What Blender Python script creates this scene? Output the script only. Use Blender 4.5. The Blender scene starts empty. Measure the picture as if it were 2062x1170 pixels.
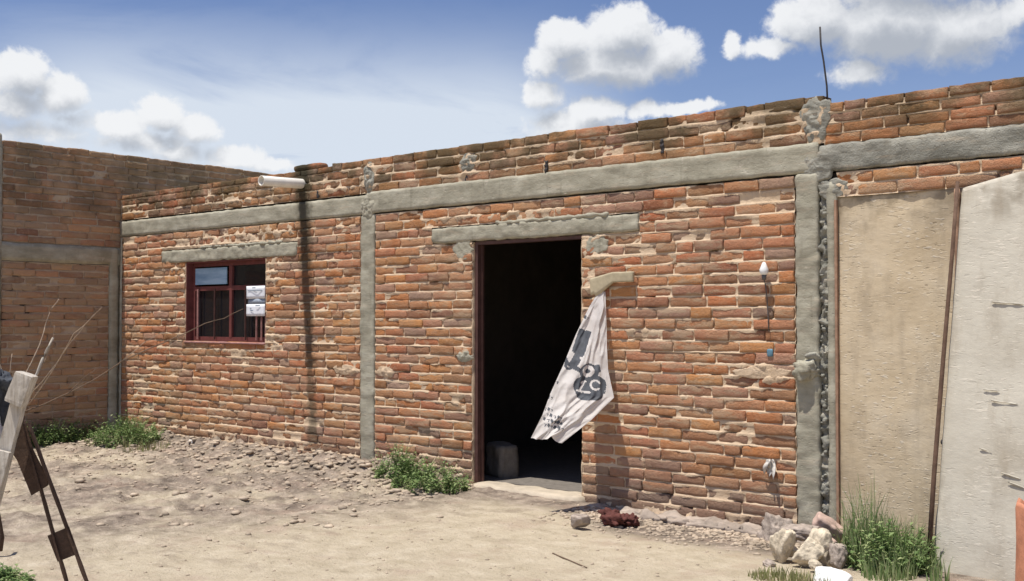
import bpy, math, random
from mathutils import Vector, noise, Matrix
R = math.radians
random.seed(7)
S = bpy.context.scene
COL = S.collection

# ---------------------------------------------------------------- camera
cam_d = bpy.data.cameras.new('camera')
cam = bpy.data.objects.new('camera', cam_d); COL.objects.link(cam)
cam.location = (0, -7.2, 1.45)
cam.rotation_euler = (R(90 + 1.53), 0, R(39.9))
cam_d.sensor_width = 36; cam_d.lens = 37.9
cam_d.clip_start = 0.05; cam_d.clip_end = 3000
S.camera = cam

# ---------------------------------------------------------------- light
TOSUN = Vector((-0.07, -0.28, 1.0)).normalized()
SUN_EL = math.asin(TOSUN.z)
sun_d = bpy.data.lights.new('sun', 'SUN'); sun_d.energy = 4.3; sun_d.angle = R(0.53)
sun_d.color = (1.0, 0.955, 0.88)
sun = bpy.data.objects.new('sun', sun_d); COL.objects.link(sun)
sun.rotation_euler = TOSUN.to_track_quat('Z', 'Y').to_euler(); sun.location = (0, -3, 8)
S.view_settings.view_transform = 'Standard'; S.view_settings.look = 'None'
S.view_settings.exposure = 0.36; S.view_settings.gamma = 1.0
S.render.engine = 'CYCLES'

# ---------------------------------------------------------------- node helpers
class NT:
    def __init__(s, tree): s.t = tree; s.n = tree.nodes; s.l = tree.links
    def new(s, kind, **kw):
        nd = s.n.new(kind)
        for k, v in kw.items(): setattr(nd, k, v)
        return nd
    def set(s, sock, v):
        if isinstance(v, bpy.types.NodeSocket): s.l.new(v, sock)
        elif isinstance(v, bpy.types.Node): s.l.new(v.outputs[0], sock)
        else:
            if sock.type == 'RGBA' and len(v) == 3: v = (*v, 1)
            sock.default_value = v
    def math(s, op, a, b=0.0, c=0.0, clamp=False):
        nd = s.new('ShaderNodeMath', operation=op, use_clamp=clamp)
        s.set(nd.inputs[0], a); s.set(nd.inputs[1], b); s.set(nd.inputs[2], c); return nd.outputs[0]
    def vmath(s, op, a, b=(0, 0, 0), out=0):
        nd = s.new('ShaderNodeVectorMath', operation=op)
        s.set(nd.inputs[0], a); s.set(nd.inputs[1], b); return nd.outputs[out]
    def mix(s, f, a, b, blend='MIX'):
        nd = s.new('ShaderNodeMix', data_type='RGBA', blend_type=blend)
        s.set(nd.inputs[0], f); s.set(nd.inputs[6], a); s.set(nd.inputs[7], b); return nd.outputs[2]
    def noise(s, vec, scale, detail=4, rough=0.55, dist=0.0, out=0):
        nd = s.new('ShaderNodeTexNoise'); s.set(nd.inputs['Vector'], vec)
        nd.inputs['Scale'].default_value = scale; nd.inputs['Detail'].default_value = detail
        nd.inputs['Roughness'].default_value = rough; nd.inputs['Distortion'].default_value = dist
        return nd.outputs[out]
    def step(s, v, a, b):
        nd = s.new('ShaderNodeMapRange', interpolation_type='SMOOTHSTEP')
        s.set(nd.inputs[0], v); s.set(nd.inputs[1], a); s.set(nd.inputs[2], b)
        nd.inputs[3].default_value = 0; nd.inputs[4].default_value = 1; return nd.outputs[0]
    def ramp(s, v, stops):
        nd = s.new('ShaderNodeValToRGB'); s.set(nd.inputs[0], v); e = nd.color_ramp.elements
        while len(e) < len(stops): e.new(0.5)
        for k, (p, c) in enumerate(stops): e[k].position = p; e[k].color = (*c, 1)
        return nd.outputs[0]
    def xyz(s, v):
        nd = s.new('ShaderNodeSeparateXYZ'); s.set(nd.inputs[0], v); return nd.outputs

def material(name, rough=0.9, spec=0.25):
    m = bpy.data.materials.new(name); m.use_nodes = True
    t = NT(m.node_tree); b = t.n['Principled BSDF']
    b.inputs['Roughness'].default_value = rough
    b.inputs['Specular IOR Level'].default_value = spec
    return m, t, b

# ---------------------------------------------------------------- sky with cumulus
def azel(x, y):   # a direction in the sky, in degrees of azimuth and elevation
    return x, y
w = bpy.data.worlds.new('World'); S.world = w; w.use_nodes = True
t = NT(w.node_tree)
bg = t.n['Background']; bg.inputs[1].default_value = 0.12
sky = t.new('ShaderNodeTexSky', sky_type='NISHITA')
sky.sun_disc = False; sky.sun_elevation = SUN_EL
sky.sun_rotation = math.atan2(TOSUN.x, TOSUN.y)
sky.air_density = 1.0; sky.dust_density = 0.7; sky.ozone_density = 1.5
gen = t.new('ShaderNodeTexCoord').outputs['Generated']
X_, Y_, Z_ = t.xyz(gen)[0:3]
az = t.math('MULTIPLY', t.math('ARCTAN2', X_, Y_), 57.2958)
el = t.math('MULTIPLY', t.math('ARCSINE', Z_), 57.2958)
cmb = t.new('ShaderNodeCombineXYZ'); t.set(cmb.inputs[0], az); t.set(cmb.inputs[1], el)
coord = cmb.outputs[0]
# blobs: azimuth, elevation, half widths (degrees), strength
BL = [(-64.45, 11.68, 1.36, 1.2, 1), (-62.85, 10.88, 1.39, 0.98, 0.9), (-64.88, 10.37, 2.38, 0.92, 0.7), (-62.0, 9.88, 1.36, 0.52, 0.5), (-58.09, 10.3, 1.38, 0.93, 1), (-59.93, 9.61, 1.21, 0.82, 0.95), (-56.48, 9.55, 1.33, 0.89, 0.9), (-58.52, 8.89, 2.84, 0.63, 0.7), (-64.01, 9.1, 2.64, 0.58, 0.6), (-54.4, 8.25, 1.73, 0.7, 0.75), (-52.52, 8.01, 1.13, 0.46, 0.7), (-57.08, 8.34, 1.45, 0.59, 0.7),
      (-34.08, 14.82, 2.29, 1.32, 1.1), (-37.02, 14.4, 1.58, 1.14, 1), (-31.67, 13.66, 1.87, 1.24, 1), (-34.53, 13.24, 3.92, 1.2, 1), (-37.95, 13.54, 1.19, 1.0, 0.7), (-38.29, 11.79, 1.11, 0.86, 0.85), (-35.58, 10.95, 1.63, 0.76, 1.05), (-37.29, 10.51, 1.58, 0.66, 0.9), (-32.83, 10.9, 1.3, 0.5, 0.85), (-30.51, 11.01, 1.67, 0.4, 0.8), (-35.97, 9.94, 2.89, 0.76, 0.8),
      (-28.21, 14.11, 0.56, 0.63, 0.8), (-23.98, 15.08, 2.44, 1.47, 1.1), (-20.62, 14.46, 3.29, 1.87, 1.2), (-17.4, 13.94, 2.93, 1.83, 1), (-21.81, 12.43, 1.67, 0.86, 0.8), (-26.2, 13.79, 1.75, 0.54, 0.7), (-19.22, 16.86, 5.31, 2.04, 1), (-14.75, 14.57, 1.3, 1.12, 0.6),
      (-85, 18, 9, 4, 1), (15, 18, 9, 4, 1), (80, 20, 13, 5, 1), (170, 20, 14, 5, 1)]
g = bpy.data.node_groups.new('cloud_field', 'ShaderNodeTree')
g.interface.new_socket('Vector', in_out='INPUT', socket_type='NodeSocketVector')
g.interface.new_socket('Value', in_out='OUTPUT', socket_type='NodeSocketFloat'); g.interface.new_socket('Smooth', in_out='OUTPUT', socket_type='NodeSocketFloat')
q = NT(g); gi = q.new('NodeGroupInput').outputs[0]; go = q.new('NodeGroupOutput')
wn = q.noise(gi, 0.55, 6, 0.6, 0, 1)
warp = q.vmath('MULTIPLY', q.vmath('SUBTRACT', wn, (.5, .5, .5)), (1.5, 1.3, 0))
cc = q.vmath('ADD', gi, warp)
acc = None
for (a, e, ra, re, st) in BL:
    d = q.vmath('LENGTH', q.vmath('MULTIPLY', q.vmath('SUBTRACT', cc, (a, e, 0)), (1 / ra, 1 / re, 0)), out=1)
    v = q.math('MULTIPLY', q.math('SUBTRACT', 1.22, d), st)
    if acc is None: acc = v
    else:
        nd = q.new('ShaderNodeMath', operation='SMOOTH_MAX'); q.set(nd.inputs[0], acc); q.set(nd.inputs[1], v); nd.inputs[2].default_value = .12
        acc = nd.outputs[0]
fb = q.noise(gi, 1.25, 9, 0.62, .4)
q.set(go.inputs[1], q.math('ADD', acc, q.math('MULTIPLY', q.math('SUBTRACT', fb, .5), 0.5)))
acc = q.math('ADD', acc, q.math('MULTIPLY', q.math('SUBTRACT', fb, .5), 0.72))
q.set(go.inputs[0], acc)
def field(vec):
    nd = t.new('ShaderNodeGroup'); nd.node_tree = g; t.set(nd.inputs[0], vec); return nd.outputs
f0 = field(coord)[0]
f1 = field(t.vmath('ADD', coord, (-.3, 1.05, 0)))[1]
f1 = t.math('SUBTRACT', f1, t.math('MULTIPLY', t.math('MINIMUM', f0, 1.2), .42))
shade = t.step(f1, -0.25, .75)
alpha = t.step(f0, 0.0, t.math('ADD', .38, t.math('MULTIPLY', shade, .4)))
ccol = t.mix(shade, (5.8, 5.88, 6.0), (2.9, 3.12, 3.5))
# thin high veil low over the left of the view
vn = t.noise(t.vmath('MULTIPLY', coord, (.07, .22, 0)), 1.0, 6, .6, .6)
lo = t.math('SUBTRACT', 1.0, t.step(t.math('ADD', el, t.math('MULTIPLY', t.math('SUBTRACT', vn, .5), 5.0)), 8.0, 17.0))
azw = t.math('SUBTRACT', 1.0, t.step(t.math('ABSOLUTE', t.math('ADD', az, 51.0)), 9.0, 20.0))
veil = t.math('MULTIPLY', t.math('MULTIPLY', lo, t.math('ADD', .1, t.math('MULTIPLY', azw, 1.55))), t.step(vn, .12, .62), clamp=True)
low = t.math('SUBTRACT', 1.0, t.step(el, -2.0, 12.0))
veil = t.math('MAXIMUM', veil, t.math('MULTIPLY', low, .8))
skc = t.mix(1.0, sky.outputs[0], (.58, .59, .72), 'MULTIPLY')
skc = t.mix(t.math('MULTIPLY', veil, .93), skc, (4.6, 5.05, 5.65))
skc = t.mix(t.math('MULTIPLY', alpha, .97), skc, ccol)
t.set(bg.inputs[0], skc)
w.cycles.sampling_method = 'MANUAL'; w.cycles.sample_map_resolution = 512

# ---------------------------------------------------------------- materials
def pos(t): return t.new('ShaderNodeNewGeometry').outputs['Position']
def bump(t, b, h, strength=.5, dist=.01):
    n = t.new('ShaderNodeBump'); n.inputs['Strength'].default_value = strength; n.inputs['Distance'].default_value = dist
    t.set(n.inputs['Height'], h); t.set(b.inputs['Normal'], n.outputs[0])
def attr(t, name, out=0): return t.new('ShaderNodeAttribute', attribute_name=name).outputs[out]

def damp_and_shadow(t, P):   # green-black water run below the drain spout, with the spout's shadow painted in
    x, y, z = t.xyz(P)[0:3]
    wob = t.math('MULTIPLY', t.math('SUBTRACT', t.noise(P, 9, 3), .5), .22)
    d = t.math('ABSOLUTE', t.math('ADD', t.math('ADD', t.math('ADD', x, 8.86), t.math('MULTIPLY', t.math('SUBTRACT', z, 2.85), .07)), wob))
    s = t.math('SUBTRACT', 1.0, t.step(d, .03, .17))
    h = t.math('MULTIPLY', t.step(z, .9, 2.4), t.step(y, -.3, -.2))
    core = t.math('MULTIPLY', t.math('MULTIPLY', t.math('SUBTRACT', 1.0, t.step(d, .03, .10)), t.step(z, .05, .3)), t.step(y, -.3, -.2))  # cast shadow of the spout painted as a full-height dark strip
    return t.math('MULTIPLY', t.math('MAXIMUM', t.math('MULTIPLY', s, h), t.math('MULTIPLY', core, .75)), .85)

def brick_mat(name, cols, dirt, dirt_c, moss, smear=(.53, .40, .265)):
    m, t, b = material(name, .93, .15)
    P = pos(t); a = attr(t, 'tint'); r, gg, bb = t.xyz(a)[0:3]
    c = t.ramp(r, cols)
    c = t.mix(t.math('MULTIPLY', gg, .55), c, (.13, .07, .05))
    n1 = t.noise(P, 14, 5, .65)
    c = t.mix(t.math('MULTIPLY', t.step(n1, .5, .8), .6), c, (.62, .40, .26))
    n2 = t.noise(P, 38, 4, .7)
    c = t.mix(t.math('MULTIPLY', t.step(n2, .55, .75), .3), c, (.13, .07, .05))
    sm = t.noise(t.vmath('MULTIPLY', P, (3.5, 3.5, 13)), 1.0, 6, .72)
    smz = t.noise(P, 1.3, 4, .6)
    c = t.mix(t.math('MULTIPLY', t.step(t.math('ADD', sm, t.math('MULTIPLY', t.math('SUBTRACT', smz, .5), .5)), .51, .63), .62), c, smear)
    n3 = t.noise(P, 3.2, 6, .68)
    c = t.mix(t.math('MULTIPLY', t.step(t.math('ADD', n3, t.math('MULTIPLY', bb, .22)), .52, .74), dirt), c, dirt_c)
    x, y, z = t.xyz(P)[0:3]
    big = t.noise(P, .9, 3, .6)
    c = t.mix(t.math('MULTIPLY', t.step(big, .45, .68), .3), c, (.64, .38, .19))
    c = t.mix(t.math('MULTIPLY', t.step(t.noise(t.vmath('MULTIPLY', P, (1, 1, 2)), 1.7, 4, .6), .56, .7), .3), c, (.38, .29, .235))
    n4 = t.noise(P, 2.1, 5, .65)
    top = t.math('MULTIPLY', t.step(z, 2.55, 2.9), t.step(n4, .36, .58))
    c = t.mix(t.math('MULTIPLY', top, moss), c, (.105, .085, .045))
    bot = t.math('MULTIPLY', t.math('SUBTRACT', 1.0, t.step(t.math('ADD', z, t.math('MULTIPLY', n3, .5)), .25, .62)), .75)
    c = t.mix(bot, c, (.27, .20, .155))
    c = t.mix(damp_and_shadow(t, P), c, (.045, .042, .025))
    t.set(b.inputs['Base Color'], c)
    h = t.math('ADD', t.math('MULTIPLY', t.noise(P, 55, 6, .7), 1.0), t.math('MULTIPLY', t.noise(P, 160, 3, .6), .5))
    bump(t, b, h, 1.0, .02)
    return m
M = {}
M['brick'] = brick_mat('fired_brick', [(0, (.60, .245, .10)), (.22, (.62, .30, .12)), (.42, (.56, .195, .095)), (.6, (.58, .31, .16)), (.78, (.54, .23, .13)), (.93, (.45, .30, .22)), (1, (.36, .18, .12))], .26, (.42, .31, .22), .85)
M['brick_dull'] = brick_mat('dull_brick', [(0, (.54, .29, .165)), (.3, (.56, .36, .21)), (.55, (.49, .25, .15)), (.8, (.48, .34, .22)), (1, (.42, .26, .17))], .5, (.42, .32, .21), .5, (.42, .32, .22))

def mortar_mat(name, c0, c1, st=.8):
    m, t, b = material(name, .95, .12); P = pos(t)
    n = t.noise(P, 5, 6, .65)
    c = t.ramp(n, [(.3, c0), (.7, c1)])
    n2 = t.noise(P, 45, 4, .7)
    c = t.mix(t.math('MULTIPLY', t.step(n2, .55, .8), .5), c, (.13, .1, .07))
    x, y, z = t.xyz(P)[0:3]
    top = t.math('MULTIPLY', t.step(z, 2.6, 2.9), t.step(t.noise(P, 2.1, 5, .65), .42, .65))
    c = t.mix(t.math('MULTIPLY', top, .6), c, (.16, .135, .085))
    c = t.mix(damp_and_shadow(t, P), c, (.045, .042, .025))
    t.set(b.inputs['Base Color'], c)
    h = t.math('ADD', t.noise(P, 40, 6, .72), t.math('MULTIPLY', t.noise(P, 140, 3), .5))
    bump(t, b, h, st, .014)
    return m
M['mortar'] = mortar_mat('lime_mortar', (.56, .41, .27), (.67, .52, .365))
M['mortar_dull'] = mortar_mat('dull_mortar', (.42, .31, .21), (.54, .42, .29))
def concrete_mat(name, c0, c1, c2, bs=.5):
    m, t, b = material(name, .9, .2); P = pos(t)
    n = t.noise(t.vmath('MULTIPLY', P, (1, 1, 2.2)), 3.5, 7, .66)
    c = t.ramp(n, [(.36, c0), (.52, c1), (.66, c2)])
    c = t.mix(t.math('MULTIPLY', t.step(t.noise(t.vmath('MULTIPLY', P, (2, 2, 14)), 1.6, 6, .7), .52, .66), .45), c, (.46, .38, .28))
    n2 = t.noise(P, 60, 3, .7)
    c = t.mix(t.math('MULTIPLY', t.step(n2, .6, .8), .35), c, (.09, .085, .07))
    c = t.mix(t.math('MULTIPLY', t.step(t.noise(P, 1.4, 5, .7), .55, .7), .35), c, (.17, .15, .11))
    c = t.mix(t.math('MULTIPLY', t.step(t.noise(t.vmath('MULTIPLY', P, (9, 9, .8)), 1.0, 5, .65), .55, .72), .45), c, (.15, .135, .10))
    c = t.mix(t.math('MULTIPLY', t.step(t.noise(P, 8, 5, .7), .6, .7), .5), c, (.52, .47, .38))
    c = t.mix(damp_and_shadow(t, P), c, (.04, .037, .024))
    t.set(b.inputs['Base Color'], c)
    vor = t.new('ShaderNodeTexVoronoi'); t.set(vor.inputs['Vector'], P); vor.inputs['Scale'].default_value = 26
    pits = t.step(vor.outputs[0], .06, .2)
    h = t.math('ADD', t.math('ADD', t.math('ADD', t.noise(P, 22, 7, .7), t.math('MULTIPLY', t.noise(t.vmath('MULTIPLY', P, (1, 1, 9)), 3, 4), .5)), t.math('MULTIPLY', t.noise(P, 120, 3), .3)), t.math('MULTIPLY', pits, .3))
    bump(t, b, h, bs, .014)
    return m
M['concrete'] = concrete_mat('grey_concrete', (.28, .26, .195), (.37, .345, .265), (.45, .425, .335), .5)
M['concrete_dark'] = concrete_mat('rough_concrete', (.18, .175, .145), (.29, .28, .235), (.41, .395, .33), 1.0)
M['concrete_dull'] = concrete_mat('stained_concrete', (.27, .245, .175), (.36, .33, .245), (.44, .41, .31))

def plain(name, col, rough=.8, spec=.3, var=.25, scale=20, bs=.3, metal=0):
    m, t, b = material(name, rough, spec); P = pos(t)
    n = t.noise(P, scale, 5, .65)
    d = tuple(x * (1 - var) for x in col); u = tuple(min(1, x * (1 + var)) for x in col)
    t.set(b.inputs['Base Color'], t.ramp(n, [(.3, d), (.7, u)]))
    b.inputs['Metallic'].default_value = metal
    bump(t, b, t.noise(P, scale * 2.5, 5, .6), bs, .006)
    return m
M['red_steel'] = plain('oxide_red_paint', (.085, .04, .033), .55, .4, .3, 15, .2)
M['red_window'] = plain('dark_red_window_paint', (.15, .045, .04), .55, .4, .3, 15, .2)
M['red_steel_pale'] = plain('faded_red_paint', (.33, .17, .15), .6, .4, .3, 25, .2)
M['rust'] = plain('rusty_iron', (.075, .045, .03), .85, .3, .35, 25, .5)
M['wire_and_gap_shade'] = plain('dark_iron_and_gap_shade', (.04, .035, .035), .7, .4, .3, 25, .3)
M['pvc'] = plain('white_pipe', (.72, .68, .60), .45, .5, .1, 12, .1)
M['white_plastic'] = plain('white_plastic', (.82, .82, .80), .4, .5, .06, 10, .1)
M['dirty_plastic'] = plain('dirty_plastic', (.55, .52, .47), .6, .3, .25, 30, .3)
M['socket'] = plain('grey_socket', (.11, .10, .095), .6, .4, .2, 30, .2)
M['blue'] = plain('blue_plastic', (.11, .22, .29), .5, .4, .15, 30, .2)
M['paper'] = plain('notice_paper', (.78, .80, .84), .8, .3, .05, 8, .05)
M['ink'] = plain('notice_ink', (.30, .34, .40), .8, .3, .2, 40, .05)
m, t, b = material('weathered_timber', .85, .2); P = pos(t)
gr = t.noise(t.vmath('MULTIPLY', P, (60, 60, 5)), 1.0, 5, .6)
c = t.ramp(gr, [(.3, (.34, .29, .23)), (.55, (.52, .47, .40)), (.75, (.62, .58, .51))])
c = t.mix(t.math('MULTIPLY', t.step(t.noise(P, 14, 5, .7), .55, .7), .5), c, (.22, .19, .15))
t.set(b.inputs['Base Color'], c); bump(t, b, gr, .6, .006); M['wood'] = m
M['twig'] = plain('dry_twig', (.34, .26, .19), .85, .2, .3, 30, .3)
M['twig_dark'] = plain('dark_twig', (.16, .11, .075), .85, .2, .3, 30, .3)
M['cloth_dark'] = plain('dark_cloth', (.06, .065, .075), .9, .15, .4, 14, .6)
M['cloth_pale'] = plain('pale_cloth', (.42, .42, .46), .9, .15, .3, 14, .6)
M['strip'] = plain('stained_wood', (.34, .21, .14), .85, .2, .3, 14, .4)
M['strip_dark'] = plain('seam_shade_brown', (.13, .08, .055), .85, .2, .3, 14, .4)  # dark brown for the shade in the seam between the boards
M['clay'] = plain('orange_clay', (.50, .215, .125), .75, .3, .25, 10, .4)
M['red_cloth'] = plain('dark_red_clay', (.115, .042, .034), .85, .2, .35, 12, .6)
M['card'] = plain('tan_board', (.47, .40, .27), .9, .15, .2, 9, .4)
M['rock'] = plain('pale_limestone', (.56, .48, .36), .9, .2, .4, 24, 1.0)
M['rock_pink'] = plain('pinkish_stone', (.46, .33, .27), .9, .2, .3, 12, .8)
M['rock_grey'] = plain('grey_stone', (.33, .275, .23), .9, .2, .45, 22, 1.0)
M['footing'] = plain('rubble_footing', (.34, .28, .23), .95, .1, .35, 7, .9)
M['rock_white'] = plain('whitewashed_stone', (.80, .80, .78), .7, .3, .06, 6, .4)
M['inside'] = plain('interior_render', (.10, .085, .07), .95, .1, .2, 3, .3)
M['slab'] = plain('dusty_slab', (.46, .39, .30), .92, .15, .2, 7, .6)
M['block'] = plain('cement_block', (.17, .15, .13), .92, .15, .2, 18, .7)

m, t, b = material('window_glass', .07, .6); P = pos(t)
b.inputs['Base Color'].default_value = (.012, .012, .014, 1)
bump(t, b, t.noise(P, 3, 3), .12, .02); M['glass'] = m
m, t, b = material('sky_painted_glass', .22, .6); P = pos(t)
t.set(b.inputs['Base Color'], t.ramp(t.noise(t.vmath('MULTIPLY', P, (1, 1, 7)), 3, 4), [(.35, (.20, .33, .47)), (.65, (.38, .54, .68))]))  # reflected sky painted into the pane as streaky blue base colour
M['sky_painted_glass'] = m

# boards beside the house
def board_mat(name, c0, c1, c2, fk=1.0):
    m, t, b = material(name, .9, .15); P = pos(t)
    n = t.noise(P, 2.2, 6, .62)
    c = t.ramp(n, [(.3, c0), (.52, c1), (.75, c2)])
    fl = t.noise(t.vmath('MULTIPLY', P, (16, 16, 52)), 1.0, 3, .6)       # horizontal flakes
    msk = t.step(t.noise(P, 3.1, 4, .6), .38, .56)
    c = t.mix(t.math('MULTIPLY', t.step(t.noise(t.vmath('MULTIPLY', P, (3, 3, 1.2)), 1.0, 6, .7), .5, .68), .35), c, (.27, .22, .16))
    f = t.math('MULTIPLY', t.step(fl, .58, .68), msk)
    c = t.mix(t.math('MULTIPLY', f, .75 * fk), c, (.14, .11, .08))
    f2 = t.math('MULTIPLY', t.step(t.noise(t.vmath('MULTIPLY', P, (18, 18, 60)), 1.0, 2), .60, .67), msk)
    c = t.mix(t.math('MULTIPLY', f2, .6), c, (.66, .60, .50))
    x, y, z = t.xyz(P)[0:3]
    c = t.mix(t.math('MULTIPLY', t.math('MULTIPLY', t.step(z, 1.95, 2.3), t.step(t.noise(P, 4.5, 4), .42, .62)), .65), c, (.15, .115, .075))
    t.set(b.inputs['Base Color'], c)
    c = t.mix(t.math('MULTIPLY', t.step(t.noise(t.vmath('MULTIPLY', P, (7, 7, .9)), 1.0, 5, .6), .54, .7), .3), c, (.30, .24, .17))
    t.set(b.inputs['Base Color'], c)
    h = t.math('ADD', t.math('MULTIPLY', f2, .5 * fk), t.math('ADD', t.math('MULTIPLY', t.noise(t.vmath('MULTIPLY', P, (1, 1, 1.6)), 9, 6, .65), .45), t.math('MULTIPLY', f, -.7 * fk)))
    bump(t, b, h, .7, .014); return m
M['board_tan'] = board_mat('mud_smeared_board', (.50, .395, .255), (.61, .50, .345), (.67, .575, .43), .4)
M['board_grey'] = board_mat('pale_board', (.47, .425, .34), (.53, .49, .405), (.58, .54, .45), .12)

# woven sack
m, t, b = material('woven_sack', .6, .3); P = pos(t)
t.set(b.inputs['Base Color'], t.ramp(t.noise(P, 9, 4), [(.3, (.70, .66, .62)), (.7, (.82, .79, .76))]))
tr = t.new('ShaderNodeBsdfTranslucent'); tr.inputs[0].default_value = (.78, .74, .70, 1)
ms = t.new('ShaderNodeMixShader'); ms.inputs[0].default_value = .38
t.l.new(b.outputs[0], ms.inputs[1]); t.l.new(tr.outputs[0], ms.inputs[2])
t.l.new(ms.outputs[0], t.n['Material Output'].inputs[0])
bump(t, b, t.noise(P, 14, 5, .6), .5, .02); M['sack'] = m
M['sack_print'] = plain('sack_print', (.065, .07, .08), .7, .3, .25, 25, .2)

# leaves
def leaf_mat(name, c0, c1, c2):
    m, t, b = material(name, .6, .3); a = attr(t, 'tint', 2)
    c = t.ramp(a, [(0, c0), (.5, c1), (1, c2)])
    t.set(b.inputs['Base Color'], c)
    tr = t.new('ShaderNodeBsdfTranslucent'); t.set(tr.inputs[0], c)
    ms = t.new('ShaderNodeMixShader'); ms.inputs[0].default_value = .3
    t.l.new(b.outputs[0], ms.inputs[1]); t.l.new(tr.outputs[0], ms.inputs[2])
    t.l.new(ms.outputs[0], t.n['Material Output'].inputs[0]); return m
M['leaf'] = leaf_mat('weed_leaf', (.09, .15, .04), (.19, .28, .095), (.38, .42, .20))
M['grass'] = leaf_mat('grass_leaf', (.12, .19, .06), (.22, .31, .12), (.42, .43, .24))
M['dry_grass'] = leaf_mat('dry_grass_leaf', (.16, .19, .06), (.30, .31, .13), (.52, .46, .28))

# ground
m, t, b = material('dry_earth', .97, .1); P = pos(t); x, y, z = t.xyz(P)[0:3]
n = t.noise(P, 1.1, 7, .65); n2 = t.noise(P, 6, 6, .68); n3 = t.noise(P, 30, 5, .7)
path = t.ramp(n2, [(.3, (.46, .385, .27)), (.55, (.57, .485, .355)), (.75, (.66, .575, .44))])
mud = t.ramp(n2, [(.36, (.15, .12, .095)), (.5, (.29, .235, .185)), (.66, (.50, .41, .32))])
# churned earth towards the left of the wall and along the foot of it
lim = t.math('ADD', t.math('MULTIPLY', t.math('SUBTRACT', n, .5), 2.6), t.math('ADD', x, t.math('MULTIPLY', y, -.3)))
left = t.math('SUBTRACT', 1.0, t.step(lim, -6.3, -5.0))
foot = t.step(t.math('ADD', t.math('ADD', y, t.math('MULTIPLY', n2, .7)), t.math('MULTIPLY', t.step(x, -5.0, -4.4), .35)), -.35, .05)
mk = t.math('MAXIMUM', t.math('MULTIPLY', left, t.step(t.math('ADD', n, t.math('MULTIPLY', y, .02)), .3, .52)), foot)
c = t.mix(mk, path, mud)
blot = t.math('MULTIPLY', t.step(t.noise(t.vmath('MULTIPLY', P, (1.3, 2.6, 1)), 2.2, 7, .72), .5, .64), t.math('SUBTRACT', 1.0, t.step(lim, -5.6, -3.4)))
c = t.mix(t.math('MULTIPLY', blot, .42), c, (.24, .18, .14))
c = t.mix(t.math('MULTIPLY', t.step(t.noise(P, 2.3, 5, .65), .52, .68), .35), c, (.40, .28, .215))
c = t.mix(t.math('MULTIPLY', t.step(n3, .58, .74), .4), c, (.16, .12, .085))
c = t.mix(t.math('MULTIPLY', t.step(t.noise(P, 17, 5, .7), .6, .72), .4), c, (.66, .57, .44))
t.set(b.inputs['Base Color'], c)
h = t.math('ADD', t.noise(P, 16, 8, .7), t.math('MULTIPLY', t.noise(P, 70, 4, .7), .35))
bump(t, b, h, .95, .04); M['earth'] = m
M['clod'] = plain('earth_clod', (.42, .34, .255), .97, .1, .4, 6, .8)

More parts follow.
